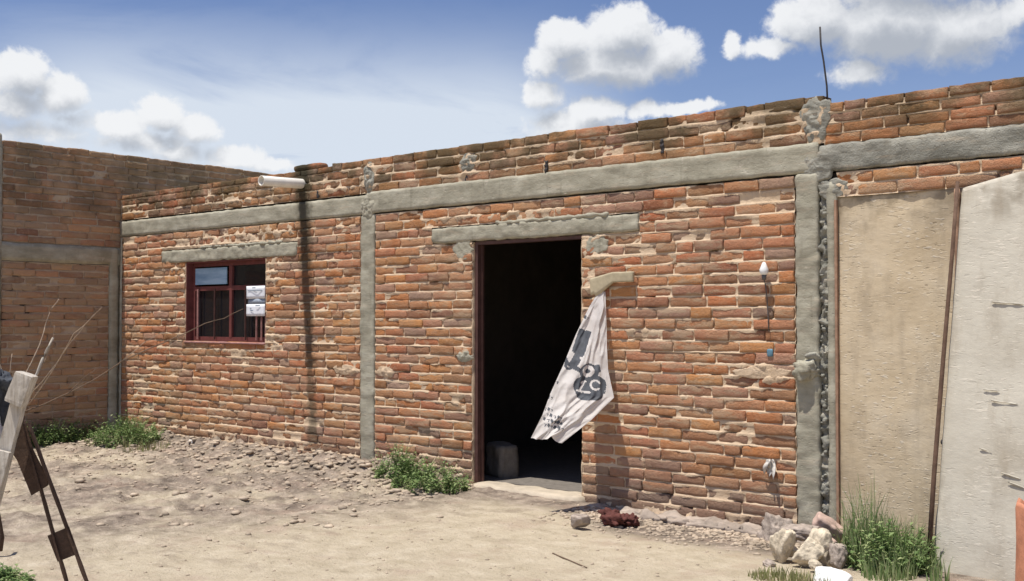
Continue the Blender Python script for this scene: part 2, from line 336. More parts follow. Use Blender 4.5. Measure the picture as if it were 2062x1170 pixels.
# ---------------------------------------------------------------- mesh helpers
def nz(x, y, z=0.0): return noise.noise(Vector((x, y, z)))
def fbm(x, y, z=0.0, o=4):
    a = 0; s = 1
    for k in range(o): a += s * noise.noise(Vector((x, y, z + k * 7.3))); x *= 2.03; y *= 2.03; z *= 2.03; s *= .5
    return a
class MB:
    def __init__(s): s.v = []; s.f = []; s.c = []; s.m = []
    def vert(s, p): s.v.append(tuple(p)); return len(s.v) - 1
    def face(s, idx, c=(.5, .5, .5), m=0): s.f.append(tuple(idx)); s.c.append(c); s.m.append(m)
    def build(s, name, mats, parent=None, smooth=True, loc=(0, 0, 0)):
        me = bpy.data.meshes.new(name)
        me.from_pydata([(a - loc[0], b_ - loc[1], c_ - loc[2]) for a, b_, c_ in s.v], [], s.f)
        for mm in (mats if isinstance(mats, (list, tuple)) else [mats]): me.materials.append(mm)
        me.polygons.foreach_set('material_index', s.m)
        me.polygons.foreach_set('use_smooth', [smooth] * len(s.f))
        at = me.attributes.new('tint', 'FLOAT_COLOR', 'FACE')
        at.data.foreach_set('color', [k for c in s.c for k in (*c, 1)])
        me.update()
        o = bpy.data.objects.new(name, me); COL.objects.link(o); o.location = loc
        if parent is not None: o.parent = parent; o.location = Vector(loc) - parent.location if parent.parent is None else loc
        return o
    def box(s, x0, x1, y0, y1, z0, z1, m=0, c=(.5, .5, .5)):
        i = len(s.v)
        for z in (z0, z1):
            for (x, y) in ((x0, y0), (x1, y0), (x1, y1), (x0, y1)): s.v.append((x, y, z))
        for f in ((0, 3, 2, 1), (4, 5, 6, 7), (0, 1, 5, 4), (1, 2, 6, 5), (2, 3, 7, 6), (3, 0, 4, 7)):
            s.face([i + k for k in f], c, m)
    def rough_box(s, x0, x1, y0, y1, z0, z1, res=.05, amp=.006, fr=6, m=0, rnd=.008, seed=0.0, c=(.5, .5, .5)):
        """subdivided box, corners eased, skin displaced by noise of position (watertight)"""
        n = [max(1, int(round(abs(b_ - a) / res))) for a, b_ in ((x0, x1), (y0, y1), (z0, z1))]
        lo = (x0, y0, z0); hi = (x1, y1, z1); cache = {}
        def vt(i, j, k):
            key = (i, j, k)
            if key in cache: return cache[key]
            fr_ = (i / n[0], j / n[1], k / n[2])
            p = [lo[a] + (hi[a] - lo[a]) * fr_[a] for a in range(3)]
            nout = [(-1 if q_ == 0 else 1 if q_ == nn else 0) for q_, nn in zip(key, n)]
            k_ = sum(abs(a) for a in nout)
            d = amp * fbm(p[0] * fr + seed, p[1] * fr, p[2] * fr, 4) - (rnd * (k_ - 1) if k_ > 1 else 0)
            for a in range(3): p[a] += nout[a] * d
            cache[key] = s.vert(p); return cache[key]
        def quad(fn, na, nb, flip):
            for a in range(na):
                for b_ in range(nb):
                    q_ = [fn(a, b_), fn(a + 1, b_), fn(a + 1, b_ + 1), fn(a, b_ + 1)]
                    if flip: q_.reverse()
                    s.face(q_, c, m)
        quad(lambda a, b_: vt(a, 0, b_), n[0], n[2], False); quad(lambda a, b_: vt(a, n[1], b_), n[0], n[2], True)
        quad(lambda a, b_: vt(0, a, b_), n[1], n[2], True); quad(lambda a, b_: vt(n[0], a, b_), n[1], n[2], False)
        quad(lambda a, b_: vt(a, b_, 0), n[0], n[1], True); quad(lambda a, b_: vt(a, b_, n[2]), n[0], n[1], False)
    def tube(s, pts, r0, r1=None, seg=6, m=0, cap=True, c=(.5, .5, .5)):
        r1 = r0 if r1 is None else r1; rings = []
        pts = [Vector(p) for p in pts]
        for k, p in enumerate(pts):
            d = (pts[min(k + 1, len(pts) - 1)] - pts[max(k - 1, 0)]).normalized()
            u = d.cross(Vector((0, 0, 1)) if abs(d.z) < .9 else Vector((1, 0, 0))).normalized(); v = d.cross(u)
            r = r0 + (r1 - r0) * k / (len(pts) - 1)
            rings.append([s.vert(p + (u * math.cos(a) + v * math.sin(a)) * r) for a in [2 * math.pi * j / seg for j in range(seg)]])
        for a, b_ in zip(rings, rings[1:]):
            for j in range(seg): s.face((a[j], b_[j], b_[(j + 1) % seg], a[(j + 1) % seg]), c, m)
        if cap: s.face(rings[0], c, m); s.face(rings[-1][::-1], c, m)
    def lathe(s, prof, cx, cy, seg=16, m=0, axis=None):
        rings = []
        for r, z in prof:
            rings.append([s.vert((cx + r * math.cos(a), cy + r * math.sin(a), z)) for a in [2 * math.pi * j / seg for j in range(seg)]])
        for a, b_ in zip(rings, rings[1:]):
            for j in range(seg): s.face((a[j], a[(j + 1) % seg], b_[(j + 1) % seg], b_[j]), m=m)
    def rock(s, c, size, seed, planes=11, m=0, rough=.05, sub=14, tilt=0.0, squash=1.0):
        rd = random.Random(seed)
        pl = []
        for k in range(planes):
            v = Vector((rd.gauss(0, 1), rd.gauss(0, 1), rd.gauss(0, 1))).normalized(); pl.append((v, rd.uniform(.62, 1.0)))
        for v in ((1, 0, 0), (-1, 0, 0), (0, 1, 0), (0, -1, 0), (0, 0, 1), (0, 0, -1)): pl.append((Vector(v), .92))
        rings = []; rot = Matrix.Rotation(tilt, 3, 'Y') @ Matrix.Rotation(rd.uniform(-.4, .4), 3, 'Z')
        for i in range(sub + 1):
            th = math.pi * i / sub; ring = []
            for j in range(2 * sub):
                ph = math.pi * j / sub
                d = Vector((math.sin(th) * math.cos(ph), math.sin(th) * math.sin(ph), math.cos(th)))
                r = min([o / max(1e-3, d.dot(v)) for v, o in pl if d.dot(v) > .15] + [1.3])
                r *= 1 + rough * fbm(d.x * 3 + seed, d.y * 3, d.z * 3, 3)
                p = rot @ Vector((d.x * r * size[0], d.y * r * size[1], d.z * r * size[2]))
                ring.append(s.vert(Vector(c) + p))
            rings.append(ring)
        for a, b_ in zip(rings, rings[1:]):
            for j in range(2 * sub): s.face((a[j], b_[j], b_[(j + 1) % (2 * sub)], a[(j + 1) % (2 * sub)]), m=m)

def tag(o, label=None, cat=None, group=None, kind=None):
    if label: o['label'] = label
    if cat: o['category'] = cat
    if group: o['group'] = group
    if kind: o['kind'] = kind
    return o
def empty(name, loc, label=None, cat=None, group=None):
    o = bpy.data.objects.new(name, None); COL.objects.link(o); o.location = loc; o.empty_display_size = .2
    return tag(o, label, cat, group)

# ---------------------------------------------------------------- brick walls
def fmap(s_, d, z): return (s_, -d, z)                 # facade: runs along X, faces -Y
def lmap(s_, d, z): return (-12.43 + d, s_, z)         # left wall: runs along Y, faces +X
def bricks(mb, s0, s1, z0, z1, mp, holes=(), full_top=False, pitch=.0855, lmin=.25, lmax=.335, out=0.0, seed=1, flip=False, m=0, missing=.0, vh=.0735, messy=None, joint=.012):
    """courses of handmade bricks between s0..s1 and z0..z1, keeping clear of the holes (s0,s1,z0,z1)"""
    rd = random.Random(seed)
    nrow = int(round((z1 - z0) / pitch)); pitch = (z1 - z0) / nrow
    for r in range(nrow):
        za = z0 + r * pitch; zb = za + pitch
        zm = (za + zb) / 2
        iv = [(s0, s1)]
        for (h0, h1, k0, k1) in holes:
            if k0 < zm < k1:
                nv = []
                for a, b_ in iv:
                    if h1 <= a or h0 >= b_: nv.append((a, b_)); continue
                    if h0 > a: nv.append((a, h0))
                    if h1 < b_: nv.append((h1, b_))
                iv = nv
        for a, b_ in iv:
            x = a
            first = True
            while x < b_ - .03:
                L = rd.uniform(lmin, lmax)
                if rd.random() < .13: L *= .55
                if first and r % 2: L *= .5
                first = False
                e = min(x + L, b_)
                if b_ - e < .07: e = b_
                j = rd.uniform(.5, 1.5) * joint
                if not (rd.random() < missing) and e - x > .04:
                    one_brick(mb, x + j * .5, e - j * .5, za + (pitch - vh) * .5 + rd.uniform(-.004, .004), vh * rd.uniform(.9, 1.04), mp, rd, out, full_top and r == nrow - 1, flip, m)
                x = e
def one_brick(mb, x0, x1, z0, hh, mp, rd, out, deep, flip, m):
    L = x1 - x0; nx = max(3, int(L / .032)); ts = [0, .03] + [k / nx for k in range(1, nx)] + [.97, 1]
    zs = [0, .08, .36, .64, .92, 1]
    rg = 1.5 if (mp is fmap and x0 < -8) else 1.0
    sd = rd.uniform(0, 500); d0 = out + rd.uniform(-.006, .008); d1 = d0 + rd.uniform(-.006, .006)
    tz = rd.uniform(-.004, .004); ed = .0045
    tint = (rd.random(), rd.random() ** 2.2, rd.random())
    g_ = []
    for i, tz_ in enumerate(zs):
        row = []
        for j, tx in enumerate(ts):
            s_ = x0 + L * tx; z = z0 + hh * tz_ + tz * (tx - .5)
            d = d0 + (d1 - d0) * tx
            ex = min(tx, 1 - tx) * L; ez = min(tz_, 1 - tz_) * hh
            k = max(0, 1 - min(ex, ez) / .008)
            d -= ed * k * k
            d += rg * (.0045 * nz(s_ * 9 + sd, z * 22, 3) + .005 * nz(s_ * 34 + sd, z * 50, 9))
            if tz_ in (0, 1): z += .006 * nz(s_ * 13 + sd, 5.1 * tz_) + .004 * nz(s_ * 40 + sd, 8.1)
            if tx in (0, 1): s_ += .008 * nz(z * 30 + sd, 2 * tx)
            row.append(mb.vert(mp(s_, d, z)))
        g_.append(row)
    def F(q_):
        mb.face(q_[::-1] if flip else q_, tint, m)
    for i in range(len(zs) - 1):
        for j in range(len(ts) - 1): F((g_[i][j], g_[i][j + 1], g_[i + 1][j + 1], g_[i + 1][j]))
    back = -.14 if deep else -.06
    def bk(vi):
        return None
    # skirt
    ring = [g_[0][j] for j in range(len(ts))] + [g_[i][-1] for i in range(1, len(zs))] + [g_[-1][j] for j in range(len(ts) - 2, -1, -1)] + [g_[i][0] for i in range(len(zs) - 2, 0, -1)]
    par = [(ts[j], 0) for j in range(len(ts))] + [(1, zs[i]) for i in range(1, len(zs))] + [(ts[j], 1) for j in range(len(ts) - 2, -1, -1)] + [(0, zs[i]) for i in range(len(zs) - 2, 0, -1)]
    rb = [mb.vert(mp(x0 + L * a, back, z0 + hh * b_)) for a, b_ in par]
    n = len(ring)
    for k in range(n): F((ring[(k + 1) % n], ring[k], rb[k], rb[(k + 1) % n]))

def grid_axis(a, b_, step, brk):
    pts = {a, b_} | {x for x in brk if a < x < b_}
    pts = sorted(pts); out = []
    for p, q_ in zip(pts, pts[1:]):
        n = max(1, int(round((q_ - p) / step))); out += [p + (q_ - p) * k / n for k in range(n)]
    return out + [pts[-1]]
def zrows(z0, z1, pitch):
    out = [z0]; k = 0
    while z0 + k * pitch < z1 + pitch:
        c = z0 + k * pitch
        out += [z for z in (c - .007, c - .002, c + .003, c + .007, c + pitch * .37, c + pitch * .63) if z0 < z < z1]; k += 1
    return out + [z1]
def mortar_sheet(mb, s0, s1, z0, z1, mp, holes, flip=False, m=1, step=.022, rec=-.011, amp=.016, seed=0.0, messy=None, topz=None, pitch=.0855):
    xs = grid_axis(s0, s1, step, [h for q_ in holes for h in q_[:2]])
    rows = sorted({round(z, 4) for z in zrows(z0, z1, pitch)} | {h for q_ in holes for h in q_[2:] if z0 < h < z1})
    zs = [rows[0]]
    for z in rows[1:]:
        if z - zs[-1] > .0012: zs.append(z)
    zs[-1] = rows[-1]
    idx = {}
    def V(i, j):
        if (i, j) not in idx:
            s_, z = xs[i], zs[j]
            ph = ((z - z0) % pitch) / pitch          # 0 = middle of the bed joint
            ph = ph - 1 if ph > .5 else ph
            if abs(ph) < .085: prof = .000 - (ph + .08) / .16 * .010       # struck joint: sheds from the upper brick down onto the lower one
            else: prof = -.010
            d = prof + amp * fbm(s_ * 5 + seed, z * 11, seed, 4) * .55
            if messy: d += messy(s_, z) * (.35 + .9 * nz(s_ * 14, z * 18, 4.4) + .5 * nz(s_ * 40, z * 50, 1.4))
            void = nz(s_ * 7.3 + 31, z * 13 + seed, 8.8)
            if void > .38: d -= min(.045, (void - .38) * .35)      # mortar missing from the joint
            idx[(i, j)] = mb.vert(mp(s_, d, z))
        return idx[(i, j)]
    for i in range(len(xs) - 1):
        for j in range(len(zs) - 1):
            cx = (xs[i] + xs[i + 1]) / 2; cz = (zs[j] + zs[j + 1]) / 2
            if any(h[0] < cx < h[1] and h[2] < cz < h[3] for h in holes): continue
            if topz and cz > topz(cx): continue
            q_ = (V(i, j), V(i + 1, j), V(i + 1, j + 1), V(i, j + 1))
            mb.face(q_[::-1] if flip else q_, (.5, .5, .5), m)

house = empty('brick_house', (-7.5, 0, 0), 'long unplastered brick house with an open dark doorway and one small red framed window', 'house')
DOOR = (-6.49, -5.27, -.3, 2.15); WIN = (-10.99, -9.475, 1.19, 2.115)
LINT_D = (-6.99, -4.71, 2.15, 2.30); LINT_W = (-11.48, -8.95, 2.115, 2.27)
COLM = (-7.97, -7.76, -.3, 2.48); COLR = (-3.385, -3.07, -.3, 2.48)
BEAM = (2.48, 2.665)
GATE = (-3.07, -.35, -.3, 2.30)
holes = [DOOR, WIN, LINT_D, LINT_W, COLM, COLR, GATE, (-12.5, 0, 2.475, 2.69)]
def messy(x, z):     # places where the mortar was smeared over the brick faces
    v = 0
    for (cx, cz, rx, rz, a) in ((-10.3, 2.36, 1.2, .09, .024), (-9.3, 2.4, .5, .07, .02), (-6.0, 2.36, 1.0, .05, .02), (-7.6, .95, .16, .07, .028), (-8.2, .95, .22, .07, .028),
                                (-3.65, 1.06, .25, .09, .024), (-6.58, 1.12, .10, .09, .035), (-6.6, 2.05, .12, .12, .024), (-5.15, 2.02, .14, .16, .024), (-5.1, 1.75, .2, .1, .022),
                                (-9.35, 2.0, .14, .2, .022), (-11.15, 2.0, .15, .15, .022), (-9.36, 1.2, .2, .12, .022), (-4.3, .85, .25, .05, .018), (-4.7, 1.35, .25, .04, .016), (-9.9, .1, 2.4, .1, .016), (-10.2, 1.1, .7, .05, .016),
                                (-7.2, .12, .7, .1, .02), (-4.3, -.06, 1, .06, .03), (-6.55, 2.86, .14, .14, .03), (-7.86, 2.86, .12, .22, .035), (-3.22, 2.86, .13, .2, .04), (-5.3, 2.8, .2, .04, .02), (-4.1, 2.83, .2, .04, .02),
                                (-8.3, 2.78, .25, .06, .02), (-3.05, 2.36, .14, .1, .03), (-9.9, 2.78, 1.2, .05, .012)):
        q_ = ((x - cx) / rx) ** 2 + ((z - cz) / rz) ** 2
        if q_ < 2.5: v += a * math.exp(-q_ * q_)
    return v
def parapet_top(x):
    return 2.945 if x < -3.12 else 2.92
mb = MB()
bricks(mb, -12.40, -.35, -.15, 2.475, fmap, [h for h in holes], seed=3, missing=.004)
bricks(mb, -12.40, -3.16, 2.69, 3.035, fmap, [(-12.5, -8.4, 2.95, 3.2)], full_top=True, seed=11, pitch=.086)
bricks(mb, -12.40, -8.4, 2.95, 3.0, fmap, (), full_top=True, seed=13, pitch=.07, vh=.058)
bricks(mb, -3.16, -.35, 2.675, 2.975, fmap, (), full_top=True, seed=21, pitch=.075, joint=.014, vh=.063, lmin=.26, lmax=.3)
mortar_sheet(mb, -12.42, -.35, -.15, 2.475, fmap, holes, seed=1.3, messy=messy, pitch=0.084677)
mortar_sheet(mb, -12.42, -3.16, 2.69, 2.99, fmap, [], seed=2.3, messy=messy, pitch=0.086250, topz=lambda x: 2.935 if x < -8.4 else 2.985)
mortar_sheet(mb, -3.16, -.35, 2.675, 2.94, fmap, [], seed=2.3, messy=messy, pitch=0.075000)
# solid core of the wall behind the mortar skin
def core(x0, x1, z0, z1, y0=.065, y1=.15): mb.box(x0, x1, y0, y1, z0, z1, 2)
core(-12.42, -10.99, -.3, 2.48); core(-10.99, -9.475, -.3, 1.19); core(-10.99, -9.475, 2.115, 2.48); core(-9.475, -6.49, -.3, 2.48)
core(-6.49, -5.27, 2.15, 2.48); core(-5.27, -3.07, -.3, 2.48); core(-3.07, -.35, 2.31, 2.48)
core(-12.42, -8.4, 2.66, 2.93); core(-8.4, -3.16, 2.66, 2.975); core(-3.16, -.35, 2.66, 2.93)
# reveals of the two openings
for (h, zb) in ((DOOR, -.1), (WIN, 1.19)):
    for xx, sg in ((h[0], 1), (h[1], -1)):
        mb.rough_box(min(xx, xx + sg * .006), max(xx, xx + sg * .006), .002, .145, zb, h[3], .04, .006, 9, 1, .001)
wall = mb.build('wall', [M['brick'], M['mortar'], M['inside']], house)

# bond beam with its casting joints
mb = MB()
mb.rough_box(-12.42, -7.88, -.008, .15, 2.482, 2.672, .03, .006, 9, 0, .002, 3)
mb.rough_box(-7.88, -3.20, -.011, .15, 2.490, 2.700, .03, .006, 9, 0, .002, 9)
mb.rough_box(-3.20, -.35, -.009, .15, 2.487, 2.675, .025, .010, 11, 1, .003, 17)
mb.build('bond_beam', [M['concrete'], M['concrete_dark']], house)
def beam_crack(): pass
# columns
mb = MB(); mb.rough_box(COLM[0] + .006, COLM[1] - .006, -.008, .15, -.2, 2.482, .025, .009, 9, 0, .004, 5)
mb.build('column', [M['concrete']], house)
mb = MB(); mb.rough_box(-3.375, -3.205, -.016, .15, -.2, 2.484, .022, .010, 10, 0, .004, 8)
mb.rough_box(-3.205, -3.145, .016, .15, -.2, 2.46, .012, .03, 26, 1, .002, 12)
mb.rough_box(-3.145, -3.072, -.012, .15, -.2, 2.42, .03, .008, 6, 0, .006, 14)
for k in range(30):
    z = random.uniform(-.1, 2.45); mb.rock((-3.18 + random.uniform(-.02, .03), .008, z), (random.uniform(.008, .018), .014, random.uniform(.006, .016)), 200 + k, 7, 1, .2, 5)
mb.rock((-3.285, -.035, 1.10), (.095, .05, .085), 5, 14, 0, .35, 18)
mb.rock((-3.24, -.03, 1.19), (.06, .03, .03), 6, 9, 1, .25, 10)
mb.build('column', [M['concrete'], M['concrete_dark']], house)
# rough column stubs that break through the parapet
def blob_patch(name, x, z, rx, rz, th, seed, mat=M['concrete_dark'], y0=0.0):
    """rough cast patch: ragged outline, lumpy face, thins out to its edge"""
    mb = MB(); NR, NA = 16, 56; rings = []
    for i in range(NR + 1):
        f = i / NR; ring = []
        for j in range(NA):
            a = 2 * math.pi * j / NA; c_, s_ = math.cos(a), math.sin(a)
            k = f * (1 + .28 * fbm(c_ * 1.6 + seed, s_ * 1.6, 2, 4))
            px, pz = x + rx * c_ * k, z + rz * s_ * k
            d = th * (1 - f ** 3) + th * 1.0 * fbm(px * 22, pz * 22, seed, 4) * (1 - f ** 4) - (.02 if i == NR else 0)
            ring.append(mb.vert((px, y0 - .004 - max(d, -.004) if i < NR else y0 + .014, pz)))
        rings.append(ring)
    for a, b_ in zip(rings, rings[1:]):
        for j in range(NA): mb.face((a[j], b_[j], b_[(j + 1) % NA], a[(j + 1) % NA])[::-1])
    return mb.build(name, mat, house)
blob_patch('column_stub', -3.22, 2.87, .11, .17, .014, 3)
blob_patch('column_stub', -3.22, 2.53, .13, .11, .009, 13)
blob_patch('column_stub', -7.85, 2.85, .075, .16, .018, 4)
blob_patch('column_stub', -7.87, 2.56, .11, .12, .014, 14, M['concrete'])
blob_patch('mortar_patch', -5.12, 2.06, .12, .08, .004, 16, M['concrete'])
blob_patch('mortar_patch', -6.6, 2.08, .12, .09, .004, 17, M['concrete'])
blob_patch('mortar_patch', -3.1, 2.36, .11, .07, .007, 19)
blob_patch('mortar_patch', -6.53, 2.87, .10, .09, .014, 5)
blob_patch('mortar_patch', -6.58, 1.12, .10, .06, .012, 6, M['concrete'])
blob_patch('mortar_patch', -3.65, 1.06, .22, .05, .004, 7, M['mortar'])
blob_patch('mortar_patch', -8.2, .945, .18, .05, .006, 8, M['mortar'])
blob_patch('mortar_patch', -7.62, .945, .13, .05, .006, 9, M['mortar'])
# black gaps and rough lintels
mb = MB(); mb.rough_box(LINT_D[0], LINT_D[1], -.010, .15, 2.152, 2.292, .022, .010, 11, 0, .003, 31)
mb.rough_box(-6.2, -5.0, -.012, .15, 2.285, 2.32, .02, .012, 14, 0, .003, 3)
mb.build('lintel', [M['concrete']], house)
mb = MB(); mb.rough_box(LINT_W[0], LINT_W[1], -.010, .15, 2.117, 2.262, .022, .010, 11, 0, .003, 37)
mb.rough_box(-10.7, -9.2, -.012, .15, 2.255, 2.29, .02, .012, 14, 0, .003, 3)
mb.build('lintel', [M['concrete']], house)
# rubble footing
mb = MB()
mb.rough_box(-5.2, -3.10, -.15, .0, -.26, -.045, .02, .04, 8, 0, .03, 3)
for k in range(26):
    x = random.uniform(-5.1, -3.2); r = random.uniform(.025, .06)
    mb.rock((x, -.05 - random.uniform(0, .09), -.085 + random.uniform(-.05, .02)), (r * 1.4, r, r * .6), 500 + k, 14, 0, .25, 9, random.uniform(-.4, .4))
mb.build('footing', [M['footing']], house)

# roof slab, hidden walls and floor of the dark room
mb = MB()
mb.box(-12.42, -.35, .152, 4.6, 2.49, 2.65)
mb.build('roof', [M['concrete_dull']], house, smooth=False)
mb = MB()
mb.box(-12.42, -.35, 4.6, 4.75, -.3, 2.9); mb.box(-3.1, -2.98, .16, 4.6, -.3, 2.488); mb.box(-7.93, -7.8, .16, 4.6, -.3, 2.488); mb.box(-.47, -.35, .16, 4.6, -.3, 2.488)
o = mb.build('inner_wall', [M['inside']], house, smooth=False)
mb = MB(); mb.rough_box(DOOR[0] + .02, DOOR[1] + .03, -.10, .20, -.16, -.004, .05, .012, 5, 0, .01, 2)
mb.build('threshold', [M['slab']], house)
mb = MB(); mb.box(-12.42, -3.1, .2, 4.6, -.2, -.012); mb.build('floor_slab', [M['block']], house, smooth=False)

# door frame
mb = MB()
mb.box(-6.482, -6.446, .03, .11, -.01, 2.148); mb.box(-6.446, -6.43, .075, .10, -.01, 2.12)
mb.box(-6.446, -5.278, .03, .11, 2.12, 2.149)
mb.box(-5.300, -5.278, .06, .11, -.01, 2.12)
mb.build('door_frame', [M['red_steel']], house, smooth=False)

# window
win = bpy.data.objects.new('window', None); COL.objects.link(win); win.parent = house; win.location = Vector((-10.23, 0, 1.19)) - house.location
def wpart(mb, name, mat, smooth=False):
    o = mb.build(name, mat, None, smooth); o.parent = win; o.location = -(Vector((-10.23, 0, 1.19))); return o
x0, x1, z0, z1 = -10.978, -9.487, 1.20, 2.112
mb = MB()   # lining of the reveal plus outer frame
mb.box(x0, x0 + .012, .004, .15, z0, z1); mb.box(x0, x1, .012, .15, z1 - .012, z1 + .002)
mb.box(x0 + .012, x0 + .055, .09, .135, z0, z1 - .012); mb.box(x1 - .045, x1 + .006, .09, .135, z0, z1 - .012)
mb.box(x0 + .055, x1 - .045, .09, .135, z1 - .055, z1 - .012); mb.box(x0 + .055, x1 - .045, .09, .135, z0, z0 + .05)
mb.box(x0 + .055, x1 - .045, .088, .137, 1.78, 1.83)                                   # transom bar
mb.box(-10.25, -10.205, .085, .138, z0 + .05, 1.78); mb.box(-10.26, -10.20, .086, .136, 1.83, z1 - .055)     # mullion
wpart(mb, 'frame', M['red_window'])
for xx, hw, mt in ((-10.83, .011, 'red_steel_pale'), (-9.72, .007, 'red_steel_pale'), (-9.63, .008, 'red_steel_pale'), (-9.555, .009, 'red_steel_pale'), (-10.5, .006, 'red_steel'), (-9.92, .006, 'red_steel')):
    mb = MB(); mb.box(xx - hw, xx + hw, .058, .074, z0 + .02, 1.80); wpart(mb, 'bar', M[mt])
mb = MB(); mb.box(-10.90, -10.29, .076, .086, 1.85, 2.04); wpart(mb, 'pane', M['sky_painted_glass'])['label'] = 'upper left pane with the sky reflection painted blue'
mb = MB(); mb.box(-10.20, x1 - .045, .112, .118, 1.83, z1 - .055); wpart(mb, 'pane', M['glass'])
mb = MB(); mb.box(-10.92, -10.25, .112, .118, z0 + .05, 1.78); wpart(mb, 'pane', M['glass'])
mb = MB(); mb.box(-10.205, x1 - .045, .112, .118, z0 + .05, 1.78); wpart(mb, 'pane', M['glass'])
mb = MB(); mb.rough_box(x0 - .02, x1 + .01, -.022, .088, 1.172, 1.199, .04, .003, 9, 0, .004, 3); wpart(mb, 'sill', M['red_steel_pale'], True)

# drain spout
mb = MB(); seg = 20; c0 = Vector((-8.877, .05, 2.865)); c1 = Vector((-8.877, -.52, 2.845))
for (ra, rb_) in ((.052, None),):
    ri = []
    for (p, r) in ((c0, .052), (c1, .052), (c1, .045), (c0, .045)):
        ri.append([mb.vert((p.x + r * math.cos(a), p.y, p.z + r * math.sin(a))) for a in [2 * math.pi * j / seg for j in range(seg)]])
    for a, b_ in zip(ri, ri[1:]):
        for j in range(seg): mb.face((a[j], a[(j + 1) % seg], b_[(j + 1) % seg], b_[j]))
mb.build('drain_spout', [M['pvc']], house)
# rebar
mb = MB(); mb.tube([(-3.155, .06, 2.9), (-3.16, .055, 3.1), (-3.18, .05, 3.28), (-3.2, .05, 3.40), (-3.205, .05, 3.53)], .0065, .0065, 6)
mb.build('rebar', [M['wire_and_gap_shade']], house)
# dark solid strips that stand in for the shade in open parapet joints
for (x, z, h) in ((-5.64, 2.75, .10), (-4.49, 2.80, .12), (-8.62, 2.73, .07), (-6.55, 2.74, .09)):
    mb = MB(); mb.rough_box(x - .014, x + .016, -.009, .03, z - h / 2, z + h / 2, .008, .012, 40, 0, .001, x)
    o = mb.build('gap_shade', [M['wire_and_gap_shade']], house); o['label'] = 'dark strip standing in for the shade of an open joint in the parapet bricks'

# ---------------------------------------------------------------- left wall
lw = empty('brick_wall', (-12.43, -1.5, 0), 'tall shaded brick side wall meeting the left end of the house', 'wall')
mb = MB()
HL = [(-4.6, 4.6, 2.12, 2.35), (-.14, .0, -.2, 2.35), (-1.68, -1.47, -.2, 3.6)]
bricks(mb, -4.5, 4.6, -.15, 2.12, lmap, HL, seed=41)
bricks(mb, -4.5, 4.6, 2.35, 3.53, lmap, HL, seed=43, full_top=True)
mortar_sheet(mb, -4.5, 4.6, -.15, 2.12, lmap, HL, seed=5.3, amp=.018, step=.03, pitch=0.084074)
mortar_sheet(mb, -4.5, 4.6, 2.35, 3.48, lmap, HL, seed=6.3, amp=.018, step=.03, pitch=0.084286)
mb.box(-12.58, -12.46, -4.5, 4.6, -.3, 3.47, 2)
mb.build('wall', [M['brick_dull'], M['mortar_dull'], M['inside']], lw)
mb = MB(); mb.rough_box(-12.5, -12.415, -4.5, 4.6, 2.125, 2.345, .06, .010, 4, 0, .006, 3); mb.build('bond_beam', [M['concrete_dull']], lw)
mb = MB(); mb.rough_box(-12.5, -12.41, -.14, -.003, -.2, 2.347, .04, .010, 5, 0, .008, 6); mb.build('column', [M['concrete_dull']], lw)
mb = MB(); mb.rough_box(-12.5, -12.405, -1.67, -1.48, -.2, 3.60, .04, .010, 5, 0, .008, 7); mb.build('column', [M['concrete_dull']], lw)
mb = MB(); mb.rough_box(-12.40, -12.35, -.02, -.001, .0, 2.47, .03, .006, 9, 0, .004, 7); o = mb.build('corner_strip', [M['concrete']], house)

# ---------------------------------------------------------------- ground
def gh(x, y):
    x = max(-60, min(60, x)); y = max(-60, min(60, y))
    z = -.035
    heap = 1 / (1 + math.exp((x + 6.75) * 5)) * (1 / (1 + math.exp(-(x + 12.0) * 4)))
    z += heap * .115 * math.exp(-(y / .75) ** 2)
    left = 1 / (1 + math.exp((x - .3 * y + 5.9 - 1.4 * nz(x * .5, y * .5)) * 2.2))
    z += left * (.03 * fbm(x * 1.6, y * 2.6, 1, 4) + .05 * max(0, fbm(x * 4.5, y * 5.5, 5, 3) - .05) + .02 * fbm(x * 11, y * 11, 5, 3))
    z += heap * math.exp(-(y / .9) ** 2) * .085 * fbm(x * 4.5, y * 5, 9, 5)
    z += .014 * fbm(x * 1.1, y * 1.1, 3, 4) + .004 * fbm(x * 9, y * 9, 2, 2)
    rt = 1 / (1 + math.exp(-(x + 4.9) * 7))
    z -= rt * .065 * math.exp(-(y / .9) ** 2)
    if y > -.06: z = min(z, -.05 if -6.55 < x < -5.2 else z)
    if y > .03 and -12.45 < x < -.35 and y < 4.6: z = min(z, -.22)
    return z
def axis(lo, hi, a, b_, st):
    out = [a + k * st for k in range(int((b_ - a) / st) + 1)]
    v = out[-1]; s_ = st
    while v < hi: s_ *= 1.35; v += s_; out.append(v)
    v = a; s_ = st; pre = []
    while v > lo: s_ *= 1.35; v -= s_; pre.append(v)
    return pre[::-1] + out
xs = axis(-500, 500, -13.0, -.6, .038); ys = axis(-500, 500, -5.2, .1, .034)
mb = MB(); nx_, ny_ = len(xs), len(ys)
for y in ys:
    for x in xs: mb.v.append((x, y, gh(x, y)))
for j in range(ny_ - 1):
    for i in range(nx_ - 1): a = j * nx_ + i; mb.face((a, a + 1, a + 1 + nx_, a + nx_))
mb.build('ground', [M['earth']]) ['kind'] = 'structure'

